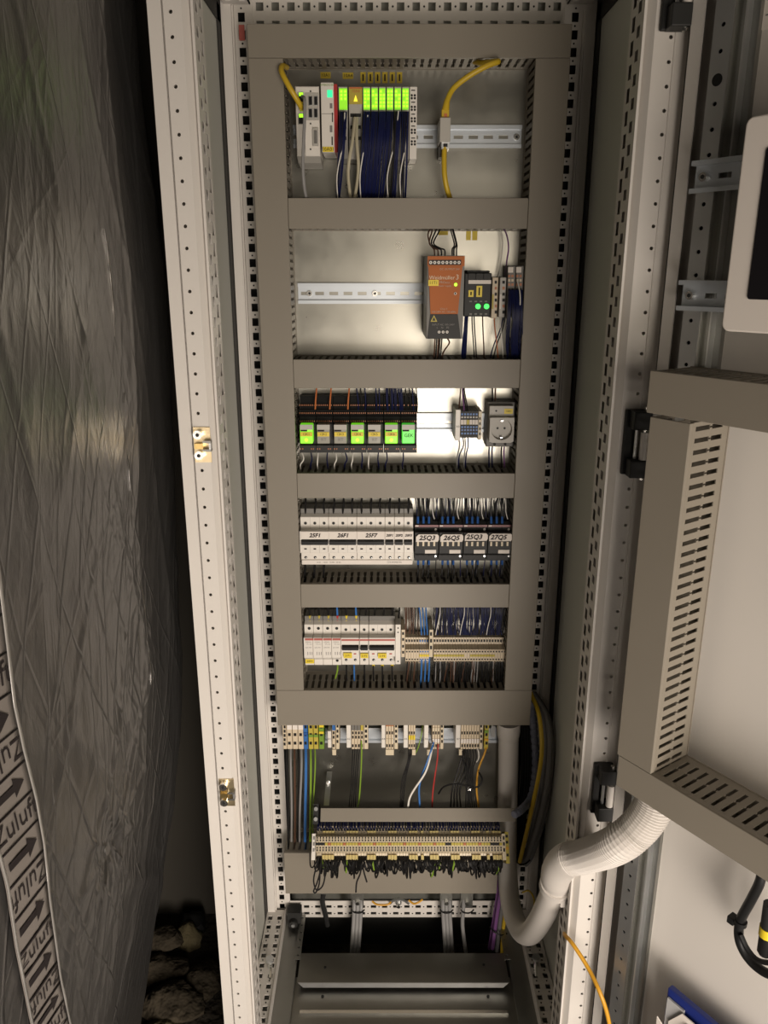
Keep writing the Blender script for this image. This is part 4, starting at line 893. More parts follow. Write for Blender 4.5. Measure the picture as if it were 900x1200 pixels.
for k, (x, fer, m_, lab) in enumerate(((395.5, None, 'wire_green', 'yellow green wire under the fourth surge arrester'), (406, None, 'wire_black', 'black wire under the two pole breaker'), (415, None, 'wire_blue', 'blue wire under the two pole breaker'), (427, None, 'wire_black', 'black wire under the lowest single pole breaker'),
        (437.5, 'yellow', 'wire_black', 'left of three black wires with yellow ferrules under the three pole breaker'), (448, 'yellow', 'wire_black', 'middle of three black wires with yellow ferrules under the three pole breaker'), (459.5, 'yellow', 'wire_black', 'right of three black wires with yellow ferrules under the three pole breaker'))):
    tt = empty_at('wire', lab, 'wire', x, 790, .41)
    MB().tube(smooth_path([P(x, 776, .405), P(x, 785, .398), P(x - (2.5 if k == 0 else -.5), 795 if k == 0 else 806, .402 if k == 0 else .41)], 3), .0016, m_, 6).build('conductor', tt, smooth=True)
    if fer: MB().tube([P(x, 776, .402), P(x, 780.5, .402)], .0029, fer, 8).build('ferrule', tt, smooth=True)
# terminal strips
TERM = {}
def term_mesh(w, body, hole, mark, hgt=.056, dep=.048):
    """one slim terminal: origin on the rail, x across, -y out, z up"""
    key = (round(w, 5), body, hole, mark, hgt)
    if key in TERM: return TERM[key]
    mb = MB(); h = hgt / 2; e = w * .46
    mb.prism([(0, -h), (-dep * .55, -h), (-dep * .62, -h * .55), (-dep, -h * .45), (-dep, h * .45), (-dep * .62, h * .55), (-dep * .55, h), (0, h)], 'x', -e, e, body)
    for s in (-1, 1):
        mb.box(-e * .55, e * .55, -dep - .0006, -dep, s * h * .30 - .0016, s * h * .30 + .0016, hole)
        z = s * h * .78; mb.box(-e * .6, e * .6, -dep * .60 - .0012, -dep * .5, z - .0022, z + .0022, hole)
    if mark: mb.box(-e, e, -dep - .0012, -dep, -.0022, .0022, mark)
    o = mb.build('terminal_block', org=(0, 0, 0)); me = o.data; bpy.data.objects.remove(o); TERM[key] = me; return me
def term(me, loc, label, group, rot=0, name='terminal_block'):
    o = bpy.data.objects.new(name, me); COL.objects.link(o); o.location = loc; o.rotation_euler = (rot, 0, 0); ORG[o] = Vector(loc)
    return tag(o, label, 'terminal block', group)
zc = ZR[4] - .002
def strip(xa, xb, n, spec, group, labf, z=zc, hgt=.056, dep=.048):
    x0, x1 = X_(xa, 753, .40), X_(xb, 753, .40); w = (x1 - x0) / n
    for i in range(n):
        body, hole, mark = spec(i); term(term_mesh(w, body, hole, mark, hgt, dep), (x0 + w * (i + .5), RAILY, z), labf(i), group)
t = empty_at('end_bracket', 'cream end bracket between the lowest breakers and the terminals', 'end bracket', 472.5, 770, .41); mb = MB(); rect(mb, 470.5, 738, 474.5, 770, .388, RAILY - .388, 'cream'); mb.build('housing', t)
for py in (741, 748, 756, 763):
    m_ = MB(); rect(m_, 471.3, py, 473.6, py + 3, .3872, .001, 'black'); m_.build('slot', t)
strip(475, 491, 5, lambda i: ('cream', 'dark', None), 'cream terminals left of the blue ones', lambda i: 'cream terminal between the lowest breakers and the blue terminals')
strip(491.2, 502.6, 4, lambda i: ('cream' , 'blue', 'yellow'), 'terminals with blue wires', lambda i: 'terminal with blue wire ends in the lowest row')
t = empty_at('end_bracket', 'cream end bracket right of the blue terminals', 'end bracket', 505, 770, .41); mb = MB(); rect(mb, 503.2, 738, 507.4, 770, .386, RAILY - .386, 'cream_light'); mb.build('housing', t)
for py in (741, 749, 757):
    m_ = MB(); rect(m_, 504, py, 506.4, py + 4, .3852, .001, 'black'); m_.build('slot', t)
strip(508, 592.5, 26, lambda i: ('cream', 'dark', None if i in (11, 12) or i > 21 else 'yellow_dull'), 'cream terminals of the long lowest strip', lambda i: 'cream terminal in the long strip right of the blue terminals')
for i in range(13):
    mb = MB(); rect(mb, 511 + i * 6.4, 733.5, 515 + i * 6.4, 741.5, .404, .004, 'paper'); tag(mb.build('marker_tag'), 'white marker tag along the top of the long lowest terminal strip', 'marker tag', 'white marker tags of the lowest strip')
fan('wire', 10, 475, 491, 705, 475, 490, 743, .41, .400, ['wire_black', 'wire_brown'], 'dark wire into the top of the cream terminals left of the blue ones', 'dark wires above the cream terminals', r=.0012)
for k, x in enumerate((494, 497.5, 501)):
    cable('wire', [(x - 4 + k, 705, .41), (x - 1.5, 722, .395), (x, 744, .398)], .0014, 'wire_blue', ORD[k] + ' of three bright blue wires into the tops of the blue terminals', 'wire', 'blue wires above the terminals')
    cable('wire', [(x - .5 + k, 764, .398), (x + k, 778, .388), (x - 1 + k, 800, .402), (x - 2 + k, 812, .41)], .0017, 'wire_blue', ORD[k] + ' of three bright blue wires hanging under the blue terminals', 'wire', 'blue wires below the terminals')
fan('wire', 5, 478, 489, 764, 474, 487, 812, .398, .408, ['wire_brown', 'wire_black', 'wire_brown'], 'brown or black wire hanging beside the blue wires', 'dark wires left of the blue wires', r=.0014)
fan('wire', 90, 509, 592, 704, 510, 591, 744, .405, .400, ['wire_navy'] * 5 + ['wire_black'] * 2, 'navy wire into the top of the long lowest terminal strip', 'navy wires above the long strip', r=.0012, jit=2.5, sag=.004, stuff=True)
for k, x in enumerate((514.5, 543, 574)):
    cable('wire', [(x + 1, 705, .40), (x + 1, 720, .388), (x - 2, 733, .39), (x - 4, 744, .398)], .0009, 'wire_white', ('leftmost', 'middle', 'rightmost')[k] + ' of three pale wires above the long lowest terminal strip', 'wire', 'pale wires above the long strip')
fan('wire', 60, 509, 591, 764, 506, 590, 812, .398, .408, ['wire_black'] * 12 + ['wire_brown'] * 2 + ['wire_grey'], 'dark wire hanging below the long lowest terminal strip', 'dark wires below the long strip', r=.0012, jit=3, sag=.004, stuff=True)

# ------------------------------------------------------------------ row 6: spaced terminal groups under the wide duct
ZT6 = Z_(863, .41); 
def block6(a, b, label, body, face=None, group=None, y0=846, y1=878, Yf=.392, holes_y=(852, 861, 871), marks=(), extra=()):
    t = empty_at('terminal_block', label, 'terminal block', (a + b) / 2, y1, .42, group)
    mb = MB(); rect(mb, a + .15, y0, b - .15, y1, Yf, RAILY - Yf, body); bevel(mb.build('housing', t), .0007, 1)
    for py in holes_y:
        m_ = MB(); rect(m_, a + (b - a) * .25, py - 1.6, b - (b - a) * .25, py + 1.6, Yf - .0008, .001, 'black'); m_.build('wire_hole', t)
    for (py0, py1, mm) in marks:
        m_ = MB(); rect(m_, a + .3, py0, b - .3, py1, Yf - .0014, .0014, mm); m_.build('marker', t)
    return t
for i in range(3):
    block6(337 - 1 + i * 6.6, 342.4 - 1 + i * 6.6 + .9, ORD[i] + ' cream feed terminal from the left under the wide duct', 'cream', group='feed terminals', marks=((849.5, 855, 'paper'),))
block6(331.3, 335.8, 'narrow cream end plate at the far left under the wide duct', 'cream', holes_y=(852, 857, 862, 867, 872))
block6(355.4, 360.8, 'blue neutral terminal under the wide duct', 'blue', marks=((858.5, 861.5, 'ferrule_blue'),))
for i in range(2):
    block6(361.3 + i * 6, 367 + i * 6, ('left', 'right')[i] + ' of two yellow earth terminals under the wide duct', 'yellow_dull', group='earth terminals', marks=((861, 864, 'pe_green'),))
block6(373.6, 379.6, 'green earth terminal right of the two yellow ones', 'pe_green', marks=((849.5, 852.5, 'yellow'), (857.5, 860, 'yellow')))
groups6 = [(384, 388.2, 389, 393, 393.4, 397.6, 1, 'blue', 'with a blue top beside the earth terminals'), (406, 411.2, 411.8, 426, 426.3, 431.5, 4, 'cream', 'with a tan cover'), (447, 451.5, 452, 461.5, 462, 466.5, 3, 'orange_dot', 'with orange wires'),
           (473, 478, 478.6, 486.8, 0, 0, 3, 'cream', 'with a yellow label and violet wires'), (497, 502, 506.5, 515.5, 516, 520, 3, 'orange_dot', 'with blue and red wires'), (534, 539.5, 540, 561.6, 562, 566, 7, 'cream', 'of seven slim blocks, rightmost')]
for k, (a, b, c_, d_, e_, f_, n, m0, desc) in enumerate(groups6):
    t = empty_at('end_bracket', 'white marker bracket of the terminal group ' + desc, 'end bracket', (a + b) / 2, 876, .42)
    mb = MB(); rect(mb, a, 848 if k else 857, b, 876.5, .386, RAILY - .386, 'white_plastic'); bevel(mb.build('housing', t), .0008, 1); m_ = MB(); tx(m_, ('X1', 'X2', 'X4', 'X5', 'X6', 'X7')[k], (a + b) / 2, 866, .386, .0055, 'ink'); m_.build('print', t)
    w = (d_ - c_) / n
    for i in range(n):
        mk = {0: ((848, 856, 'blue'),), 1: ((846, 856, 'yellow_dull' if i == 3 else 'mid_plastic'),), 2: ((847, 851, 'orange_dot'), (866, 871, 'cream_light')), 3: ((862, 867, 'yellow'),), 4: ((853, 857, 'cream_light'), (866, 870, 'paper')), 5: ((866, 871, 'paper'),)}[k]
        tb = block6(c_ + i * w, c_ + (i + 1) * w, 'slim terminal in the group ' + desc, 'cream', group='terminal group ' + desc, holes_y=(859, 864, 874) if k < 2 else (859, 874), marks=mk)
    if e_:
        block6(e_, f_, 'cream end plate right of the terminal group ' + desc, 'cream_light', holes_y=(851, 857, 863, 869))
    if k in (0, 2, 3, 4, 5):
        t = empty_at('marker_tag', 'cream lower tag below the terminal group ' + desc, 'marker tag', (c_ + d_) / 2, 886, .42)
        x0_, x1_ = {0: (389.5, 393.8), 2: (452, 461.5), 3: (483, 487), 4: (500.5, 504), 5: (538, 542)}[k]
        mb = MB(); rect(mb, x0_, 878.5, x1_, 885, .394, .03, 'cream_light'); mb.build('tag', t)
block6(567.5, 572.8, 'yellow earth terminal at the right end under the wide duct', 'yellow_dull', marks=((856, 859, 'pe_green'), (866, 868, 'cable_amber')))
mb = MB(); rect(mb, 575.5, 851, 580.5, 864, .425, .012, 'steel'); tag(mb.build('rail_stop'), 'small bright steel stop at the right end of the lower rail', 'rail stop')
# wires below row 6
for x, xb, m_, r_, lab in ((336.5, 338, 'wire_black', .0024, 'black feed wire at the far left below the wide duct'), (340.5, 341.5, 'wire_grey', .0022, 'dark grey feed wire at the left below the wide duct'), (345, 345.5, 'wire_brown', .0022, 'brown feed wire below the cream feed terminals'), (349.5, 349, 'wire_black', .0022, 'black feed wire beside the grey one'),
        (353, 351, 'wire_grey', .0024, 'pale grey feed wire left of the blue one'), (358.2, 357.5, 'wire_blue', .003, 'thick blue neutral wire below the blue terminal'), (364, 363.5, 'wire_green', .0022, 'green yellow earth wire next to the thick blue wire'), (369, 366.5, 'wire_green', .0015, 'thin green earth wire right of the thicker earth wire')):
    cable('feed_wire', [(x, 876, .41), (x + .3, 900, .385), (xb + .3, 950, .385), (xb, 985, .40), (xb, 1002, .415)], r_, m_, lab, 'wire', n=7)
for i in range(4):
    cable('wire', [(413.5 + i * 2.6, 876, .41), (412.5 + i * 2.2, 900, .39), (411 + i * 2, 925, .38), (409 + i * 2.5, 946, .36)], .0011, 'wire_black', 'black wire below the terminal group with a tan cover', 'wire', 'black wires below the tan cover')
cable('wire', [(423.5, 868, .39), (423.8, 880, .382), (423, 905, .378), (421, 935, .372), (419, 946, .36)], .0015, 'wire_green', 'yellow green wire hanging from the group with a tan cover', 'wire')
for i in range(3):
    cable('wire', [(479 + i * 2.4, 876, .405), (478 + i, 892, .39), (471 + i * 2, 915, .38), (469 + i * 1.5, 946, .36)], .0012, 'wire_black', 'black wire below the group with the yellow label', 'wire', 'black wires below the yellow label')
cable('wire', [(495.5, 848, .41), (494, 860, .395), (490, 876, .39), (486, 884, .40)], .0012, 'wire_green', 'yellow green wire curling between two terminal groups', 'wire')
cable('wire', [(508, 870, .385), (505, 880, .372), (499, 897, .362), (494, 910, .36), (491, 925, .355), (492, 946, .35)], .0020, 'wire_blue', 'bright blue wire twisted with the white one below the terminals', 'wire')
cable('wire', [(507, 872, .382), (504, 888, .365), (498, 906, .355), (486, 924, .348), (480, 935, .345), (478, 946, .345)], .0020, 'wire_white', 'bright white wire curving down to the slanted duct', 'wire')
cable('wire', [(513.5, 872, .39), (512.5, 890, .378), (509.5, 910, .37), (507, 930, .365), (506.5, 946, .36)], .0015, 'wire_red', 'red wire hanging below the spaced terminals', 'wire')
for i in range(6):
    cable('wire', [(541 + i * 3, 874, .40), (543 + i * 3, 888, .388), (546 + i * 1.6, 905, .385), (546 + i * 2.5, 946, .36)], .0012, 'wire_black', 'black wire below the rightmost group of seven terminals', 'wire', 'black wires below the rightmost group')
cable('wire', [(557, 873, .40), (560.5, 880, .388), (561, 888, .388), (558.5, 893, .39)], .0013, 'wire_white', 'short white wire end below the rightmost terminal group', 'wire')
cable('wire', [(570.5, 874, .395), (567, 885, .385), (560.5, 902, .38), (558.5, 925, .372), (561, 946, .36)], .0020, 'cable_amber', 'amber wire from the yellow earth terminal at the right', 'wire')
cable('wire', [(514, 930, .375), (520, 922, .36), (534, 918, .352), (548, 921, .35), (560, 922, .352), (565, 913, .36), (561, 905, .37)], .0018, 'wire_black', 'black wire looping sideways before the plate at the lower right', 'wire')
for i in range(4):
    cable('wire', [(528 + i * 4, 946, .36), (530 + i * 3, 925, .385), (536 + i * 4, 905, .40), (541 + i * 3, 888, .41)], .0016, 'wire_black', 'black wire rising behind the sideways loop', 'wire', 'black wires behind the loop')
# straps holding the slanted rail
for k, (xa, ya, xb, yb2) in enumerate(((386, 905, 382.5, 944), (549, 915, 551.5, 944))):
    t = empty_at('support_strap', ('left', 'right')[k] + ' steel strap from the plate to the slanted duct', 'support strap', xa, 925, .40)
    a_, b_ = P(xa, ya, .436), P(xb, yb2, .36)
    mb = MB(); d_ = .0055; mb.add([(a_.x - d_, a_.y, a_.z), (a_.x + d_, a_.y, a_.z), (b_.x + d_, b_.y, b_.z), (b_.x - d_, b_.y, b_.z), (a_.x - d_, a_.y + .003, a_.z), (a_.x + d_, a_.y + .003, a_.z), (b_.x + d_, b_.y + .003, b_.z), (b_.x - d_, b_.y + .003, b_.z)], [(0, 1, 2, 3), (7, 6, 5, 4), (0, 4, 5, 1), (1, 5, 6, 2), (2, 6, 7, 3), (3, 7, 4, 0)], 'steel' if k == 0 else 'dull_steel'); mb.build('strap', t)
    q = a_.lerp(b_, .28); mb = MB(); mb.cyl((q.x, q.y - .001, q.z), (0, -.009, .004), .0045, 'bright_steel', 6).cyl((q.x, q.y - .010, q.z + .004), (0, -.008, .003), .0025, 'bright_steel', 8); mb.build('bolt', t)

# ------------------------------------------------------------------ slanted terminal strip
TAU = R(38); TN = Vector((0, -math.cos(TAU), math.sin(TAU))); TT = Vector((0, math.sin(TAU), math.cos(TAU)))
TO = P(478, 989, .30) - TN * .048
def sl(x, t_, n): return Vector((x, 0, 0)) + Vector((0, TO.y, TO.z)) + TT * t_ + TN * n
def slp(x, y, n):
    r = ray(x, y); o = TO + TN * n; k = (o - CAM).dot(TN) / r.dot(TN); p = CAM + r * k; return p
def slt(y, n): return (slp(450, y, n) - TO - TN * n).dot(TT)
x0 = slp(370.5, 989, .048).x; x1 = slp(588, 989, .048).x
din(lambda v: sl(x0 - .01 + v[0], v[1], v[2]), x1 - x0 + .03, 'slanted steel rail under the long double row of terminals', slots=False)
NT = 62; tw = (x1 - x0) / NT; h7 = slt(968, .03) - slt(1010, .03)
def t7(mark, cap):
    mb = MB(); h = h7 / 2; dep = .048; e = tw * .45
    mb.prism([(0, -h), (-dep * .55, -h), (-dep * .62, -h * .55), (-dep, -h * .40), (-dep, h * .40), (-dep * .62, h * .55), (-dep * .55, h), (0, h)], 'x', -e, e, 'cream_light')
    for s in (-1, 1):
        for q in (.20, .34): mb.box(-e * .5, e * .5, -dep - .0006, -dep, s * h * q - .0018, s * h * q + .0018, 'dark')
        z = s * h * .78; mb.box(-e * .6, e * .6, -dep * .60 - .0012, -dep * .5, z - .0024, z + .0024, 'dark')
    mb.box(-e, e, -dep - .0012, -dep, -.0024, .0024, mark)
    if cap: mb.box(-e, e, -dep * .72, -dep * .5, h * .60, h * .72, 'cap_yellow').box(-e, e, -dep * .74, -dep * .5, -h * .88, -h * .62, 'cap_yellow')
    o = mb.build('terminal_block', org=(0, 0, 0)); me = o.data; bpy.data.objects.remove(o); return me
M7 = {(a, b): t7(a, b) for a in ('yellow_dull', 'orange_dot', 'black') for b in (0, 1)}
for i in range(NT):
    a = 'black' if i in (0, 1, 2, 43, 44, 58, 59, 60) else ('orange_dot' if i % 5 == 4 else 'yellow_dull'); b = 1 if i % 7 in (3, 4, 5) or i % 11 == 2 else 0
    term(M7[(a, b)], sl(x0 + tw * (i + .5), 0, .0075), 'slim cream terminal in the long slanted strip above the wire loops', 'terminals of the slanted strip', rot=-TAU)
for k, (px, m_, lab) in enumerate(((368, 'white_plastic', 'tall white end bracket at the left of the slanted strip'), (590.5, 'cream_light', 'cream end bracket at the right of the slanted strip'))):
    t = thing('end_bracket', lab, 'end bracket', slp(px, 1000, 0)); xx = slp(px, 989, .048).x; mb = MB(lambda v: sl(*v)); mb.box(xx - .004, xx + .003, slt(1008, .048), slt(977, .048), .0075, .05, m_); mb.build('housing', t)
    for ty in (982, 989, 996):
        m2 = MB(lambda v: sl(*v)); m2.box(xx - .002, xx + .0015, slt(ty + 2, .05), slt(ty - 2, .05), .05, .0506, 'dark' if k else 'ink_grey'); m2.build('slot', t)
t = thing('terminal_block', 'yellow earth terminal at the right end of the slanted strip', 'terminal block', slp(594, 1005, 0)); mb = MB(lambda v: sl(*v)); xx = slp(594.5, 989, .048).x
mb.box(xx - .0035, xx + .0035, slt(1012, .045), slt(975, .045), .0, .045, 'yellow_dull'); mb.build('housing', t)
for ty in (980, 987, 994, 1002):
    m2 = MB(lambda v: sl(*v)); m2.box(xx - .0025, xx + .002, slt(ty + 1.6, .045), slt(ty - 1.6, .045), .045, .046, 'dark' if ty != 994 else 'cable_amber'); m2.build('slot', t)
# slanted duct above it
ta, tb = slt(963, .052), slt(947, .052)
xl, xr = slp(375.5, 955, .055).x, slp(604, 955, .055).x
duct(lambda v: sl(xl + v[0], (ta + tb) / 2 + v[1], v[2] - .004), xr - xl, tb - ta, .058, 'narrow slanted grey cable duct above the long terminal strip')
t = thing('rail_bracket', 'black angled bracket with bolts at the left end of the slanted duct', 'bracket', slp(370, 955, 0)); mb = MB(lambda v: sl(*v)); xx = slp(370, 955, .05).x
mb.box(xx - .006, xx + .005, slt(966, .05), slt(942, .05), -.004, .045, 'charcoal'); mb.build('bracket', t)
for ty in (948, 960):
    m2 = MB(lambda v: sl(*v)); m2.cyl((xx, slt(ty, .05), .045), (0, 0, .006), .004, 'steel', 8); m2.build('bolt', t)
# short navy wires between duct and strip, black loops hanging below
for i in range(NT):
    x = x0 + tw * (i + .5)
    for q in range(2):
        xx = x + (q - .5) * tw * .5; jx = random.uniform(-.003, .003)
        stuff_wire(smooth_path([sl(xx + jx, ta + .006, .030), sl(xx + jx * .5, ta - .010, .050 - .010 * q), sl(xx, h7 * .5 - .004, .044 - .012 * q), sl(xx, h7 * .36, .033)], 3), .0011, random.choice(['wire_navy'] * 6 + ['wire_black']))
for i in range(NT):
    x = x0 + tw * (i + .5)
    for q in range(2 if i % 3 == 0 else 1):
        xx = x + (q - .5) * tw * .45; dr = random.uniform(.018, .034) * (1.15 if (i // 4) % 2 else .85); jx = random.uniform(-.006, .006)
        p0 = sl(xx, -h7 * .36, .034); p1 = sl(xx + jx * .3, -h7 * .5, .042)
        p2 = p1 + Vector((jx, -.004, -dr * .7)); p3 = p2 + Vector((jx * .8, .012, -dr * .45)); p4 = p3 + Vector((jx * .3, .022, dr * .35)); p5 = p4 + Vector((0, .02, dr))
        m_ = random.choice(['wire_black'] * 11 + ['wire_green'])
        tag(MB().tube(smooth_path([p0, p1, p2, p3, p4, p5], 3), .0017, m_, 5).build('wire', smooth=True), 'black wire loop hanging below the long slanted terminal strip' if m_ == 'wire_black' else 'yellow green wire loop among the black ones below the slanted strip', 'wire', m_[5:] + ' loops below the slanted strip')
for i in range(2 * NT):
    xx = x0 + tw * (i / 2 + .5); dr = random.uniform(.012, .030); jx = random.uniform(-.008, .008)
    p0 = sl(xx, -h7 * .34, .036); p1 = sl(xx + jx * .3, -h7 * .5, .044); p2 = p1 + Vector((jx, -.002, -dr * .7)); p3 = p2 + Vector((jx * .8, .014, -dr * .3)); p4 = p3 + Vector((jx * .3, .022, dr * .5))
    stuff_wire(smooth_path([p0, p1, p2, p3, p4], 3), .0014, 'wire_black')
for k, pts in enumerate(([(374, 1004), (370, 1018), (367.5, 1032), (371, 1043), (378, 1038), (381, 1024), (379, 1012)], [(377, 1006), (375, 1022), (371, 1036), (367.5, 1044), (370, 1046), (374, 1036), (375, 1020)])):
    tag(MB().tube(smooth_path([slp(a, b, .055) for a, b in pts]), .0015, 'wire_black', 6).build('wire', smooth=True), ('longer', 'shorter')[k] + ' of two big black wire loops at the left of the slanted strip', 'wire')
for k, pts in enumerate(([(424, 1012), (422, 1024), (418, 1034), (417, 1046)], [(425, 1015), (427, 1024), (430, 1034)])):
    tag(MB().tube(smooth_path([slp(a, b, .058) for a, b in pts]), .0016, 'wire_black', 6).build('wire', smooth=True), ('loose black wire end pointing straight down before the broad duct', 'loose black wire end pointing down right before the broad duct')[k], 'wire')

# ------------------------------------------------------------------ white hose from the plate to the door
def wpts(*l): return [P(*q) for q in l]
t = thing('conduit_hose', 'white plastic conduit bending from the plate out to the corrugated door hose', 'conduit', P(596, 1000, .36))
hose = wpts((596, 846, .405), (595.5, 900, .405), (594.5, 960, .402), (594, 1000, .395), (595.5, 1035, .37), (600, 1066, .32), (609, 1089, .26), (620, 1094, .19), (632, 1080, .13), (644, 1056, .075), (652, 1036, .045))
MB().tube(smooth_path(hose, 6), .0205, 'pipe', 20).build('smooth_pipe', t, smooth=True)
MB().tube([P(596, 846, .405), P(595.8, 856, .405), P(595.6, 862, .405), P(595.5, 864, .405)], [.0238, .0238, .0225, .0208], 'pipe', 20).build('sleeve', t, smooth=True)
e0 = P(652, 1036, .045)
def dp(x, y, n): return dxf(dpx(x, y, n))
elb = smooth_path([e0, P(654, 1020, .028), P(664, 1008, .008), P(686, 1003, -.022), dp(722, 990, .085), dp(748, 970, .075), dp(765, 946, .066), dp(770, 926, .064)], 30)
k0 = 66
MB().tube(elb[:k0 + 2], [.0225 + .0028 * min(1, i / 15) for i in range(k0 + 2)], 'pipe', 20).build('elbow', t, smooth=True)
rest = elb[k0:]; Ls = [0]
for a, b in zip(rest, rest[1:]): Ls.append(Ls[-1] + (b - a).length)
n = int(Ls[-1] / .00145); ring = []; rad = []
for i in range(n + 1):
    d = Ls[-1] * i / n; j = max(q for q in range(len(Ls)) if Ls[q] <= d + 1e-9); j = min(j, len(rest) - 2)
    ring.append(rest[j].lerp(rest[j + 1], (d - Ls[j]) / max(1e-9, Ls[j + 1] - Ls[j]))); rad.append(.0252 if i % 3 else .0226)
MB().tube(ring, rad, 'pipe', 20).build('corrugated_hose', t, smooth=False)
cl = thing('hose_clamp', 'white pipe clamp holding the hose to the right front post', 'clamp', P(652, 1042, .05))
dr = (hose[-1] - hose[-2]).normalized(); MB().ring(e0 - dr * .012, dr * .016, .0262, .0206, 'pipe', 24).build('clamp_ring', cl, smooth=True)
q = P(668, 1036, .04); mb = MB(); mb.box(e0.x + .02, .2515, q.y - .012, q.y + .010, e0.z - .017, e0.z + .002, 'pipe').box(.243, .2515, q.y - .014, q.y + .012, e0.z - .03, e0.z + .012, 'pipe'); bevel(mb.build('clamp_foot', cl), .002)
mb = MB(); mb.cyl((e0.x + .030, q.y - .013, e0.z + .004), (0, 0, .008), .003, 'steel', 8); mb.build('clamp_screw', cl)

# ------------------------------------------------------------------ cables at the right of the lower plate
cable('thick_cable', [(622, 812, .41), (631, 835, .365), (634.5, 860, .34), (635, 880, .33), (632, 905, .33), (625, 940, .335), (616, 980, .35), (609, 1010, .37)], .0042, 'cable_yellow', 'thick yellow cable curving down beside the white pipe', n=10)
for k, pts in enumerate(([(624, 812, .415), (639, 836, .37), (644, 862, .345), (644, 890, .34), (640, 925, .345), (631, 965, .36), (620, 1000, .38), (613, 1012, .39)],
                         [(620, 812, .43), (634, 832, .40), (639, 860, .375), (639, 890, .368), (635, 925, .372), (627, 960, .385), (617, 1000, .40), (610, 1012, .41)],
                         [(626, 812, .43), (642, 838, .395), (646.5, 866, .362), (646.5, 895, .358), (643, 930, .362), (634, 970, .38), (623, 1003, .40), (616, 1013, .41)])):
    cable('thick_cable', pts, .0052, 'cable_grey', ('front', 'inner', 'outer')[k] + ' one of three thick grey cables curving beside the yellow cable', 'cable', 'grey cables beside the pipe', n=10)
for k in range(4):
    cable('thick_cable', [(612 + k * 3, 848, .425), (613 + k * 3, 880, .42), (612 + k * 3, 920, .42), (608 + k * 2, 960, .42), (606 + k * 2, 1010, .42)], .005, 'black', 'black cable in the dark bundle between white pipe and yellow cable', 'cable', 'black cables behind the pipe', n=8)
sp = smooth_path(wpts((622, 822, .40), (625, 850, .397), (627.5, 880, .395), (627, 910, .39), (622, 935, .36), (612, 948, .32), (602, 955, .30)), 14)
t = thing('spiral_sleeve', 'blue grey spiral wrapped cable bundle entering the slanted duct', 'cable sleeve', P(622, 940, .36))
MB().tube(sp, [.0078 if i % 4 else .0062 for i in range(len(sp))], 'spiral', 12).build('sleeve', t, smooth=False)
cable('cable_tie', [(606, 1010, .385), (610, 1013, .372), (616, 1012, .375), (621, 1008, .39)], .0016, 'wire_black', 'black cable tie round the yellow and grey cables', 'cable tie')
# cables going down through the floor
for k, (m_, pts, r_) in enumerate((('wire_violet', [(588, 1005, .405), (587, 1040, .40), (582, 1075, .39), (577, 1112, .375)], .0042), ('cable_grey', [(591, 1010, .41), (589.5, 1050, .405), (586, 1080, .395), (582, 1115, .38)], .0045), ('wire_violet', [(585.5, 1005, .412), (583, 1045, .408), (578, 1080, .40), (573, 1112, .39)], .003), ('cable_yellow', [(594, 1045, .41), (592, 1070, .40), (589.5, 1092, .39), (588, 1120, .375)], .0040))):
    cable('thick_cable', pts, r_, m_, ('violet cable going down behind the broad duct to the floor opening', 'grey cable between violet and yellow at the floor opening', 'thin violet cable left at the floor opening', 'yellow cable going down to the floor opening')[k], n=8)
cable('cable_tie', [(574, 1086, .385), (579, 1092, .375), (587, 1096, .372), (594, 1094, .38)], .0018, 'wire_black', 'black cable tie round the violet and yellow cables', 'cable tie')
for g, (cx, lab) in enumerate(((419, 'left'), (523, 'middle'), (547, 'right'))):
    t = thing('cable_clamp', lab + ' steel cable clamp on the rear bottom rail', 'cable clamp', P(cx, 1066, .43)); yy = .415
    mb = MB(); rect(mb, cx - 7, 1047, cx + 7, 1064, yy, .02, 'dull_steel'); mb.build('saddle', t); mb = MB(); q = P(cx, 1056, yy); mb.cyl((q.x, yy, q.z), (0, -.008, 0), .005, 'bright_steel', 6); mb.build('bolt', t)
    for i in range(3 if g < 2 else 1):
        x = cx - 4 + i * 4
        cable('floor_cable', [(x, 1050, .425), (x, 1064, .408), (x - 1 + (g == 1) * 2, 1085, .40), (x - 3 + (g > 0) * 6, 1116, .38)], .0042, 'wire_grey', (ORD[i] + ' grey cable in the left clamp on the rear rail', ORD[i] + ' grey cable in the middle clamp on the rear rail', 'single grey cable clamped at the right of the rear rail')[g], 'cable', 'cables in the ' + lab + ' clamp', n=8)
    cable('cable_tie', [(cx - 7, 1066, .408), (cx - 3, 1069.5, .40), (cx + 4, 1069.5, .40), (cx + 8, 1066, .408)], .0016, 'wire_black', 'black cable tie below the ' + lab + ' cable clamp', 'cable tie')
cable('floor_cable', [(379, 1048, .42), (378, 1058, .41), (381, 1070, .405), (384, 1085, .40)], .0055, 'black', 'black cable running down over the left of the rear rail', n=8)
for k, (xa, xb) in enumerate(((436, 458), (479, 495))):
    cable('earth_wire', [(xa, 1056 - k * 1, .425), (xa + 6, 1060 - k, .420), (xb - 4, 1060 - k * 3, .42), (xb, 1057 - k * 3, .425)], .0022, 'cable_amber', ('left', 'right')[k] + ' amber earth wire bolted to the rear bottom rail', 'wire', n=8)
t = thing('earth_bolt', 'steel earthing bolt between two amber wires on the rear rail', 'bolt', P(467, 1062, .43)); mb = MB(); q = P(467, 1057, .43); mb.cyl((q.x, .437, q.z), (0, -.012, 0), .007, 'steel', 6).cyl((q.x, .425, q.z), (0, -.010, 0), .0042, 'bright_steel', 8); mb.build('bolt', t)
mb = MB(); mb.tube(smooth_path(wpts((457, 1059, .43), (462, 1055, .426), (472, 1055, .426), (479, 1059, .43))), .0028, 'steel', 6); mb.build('lug', t, smooth=True)
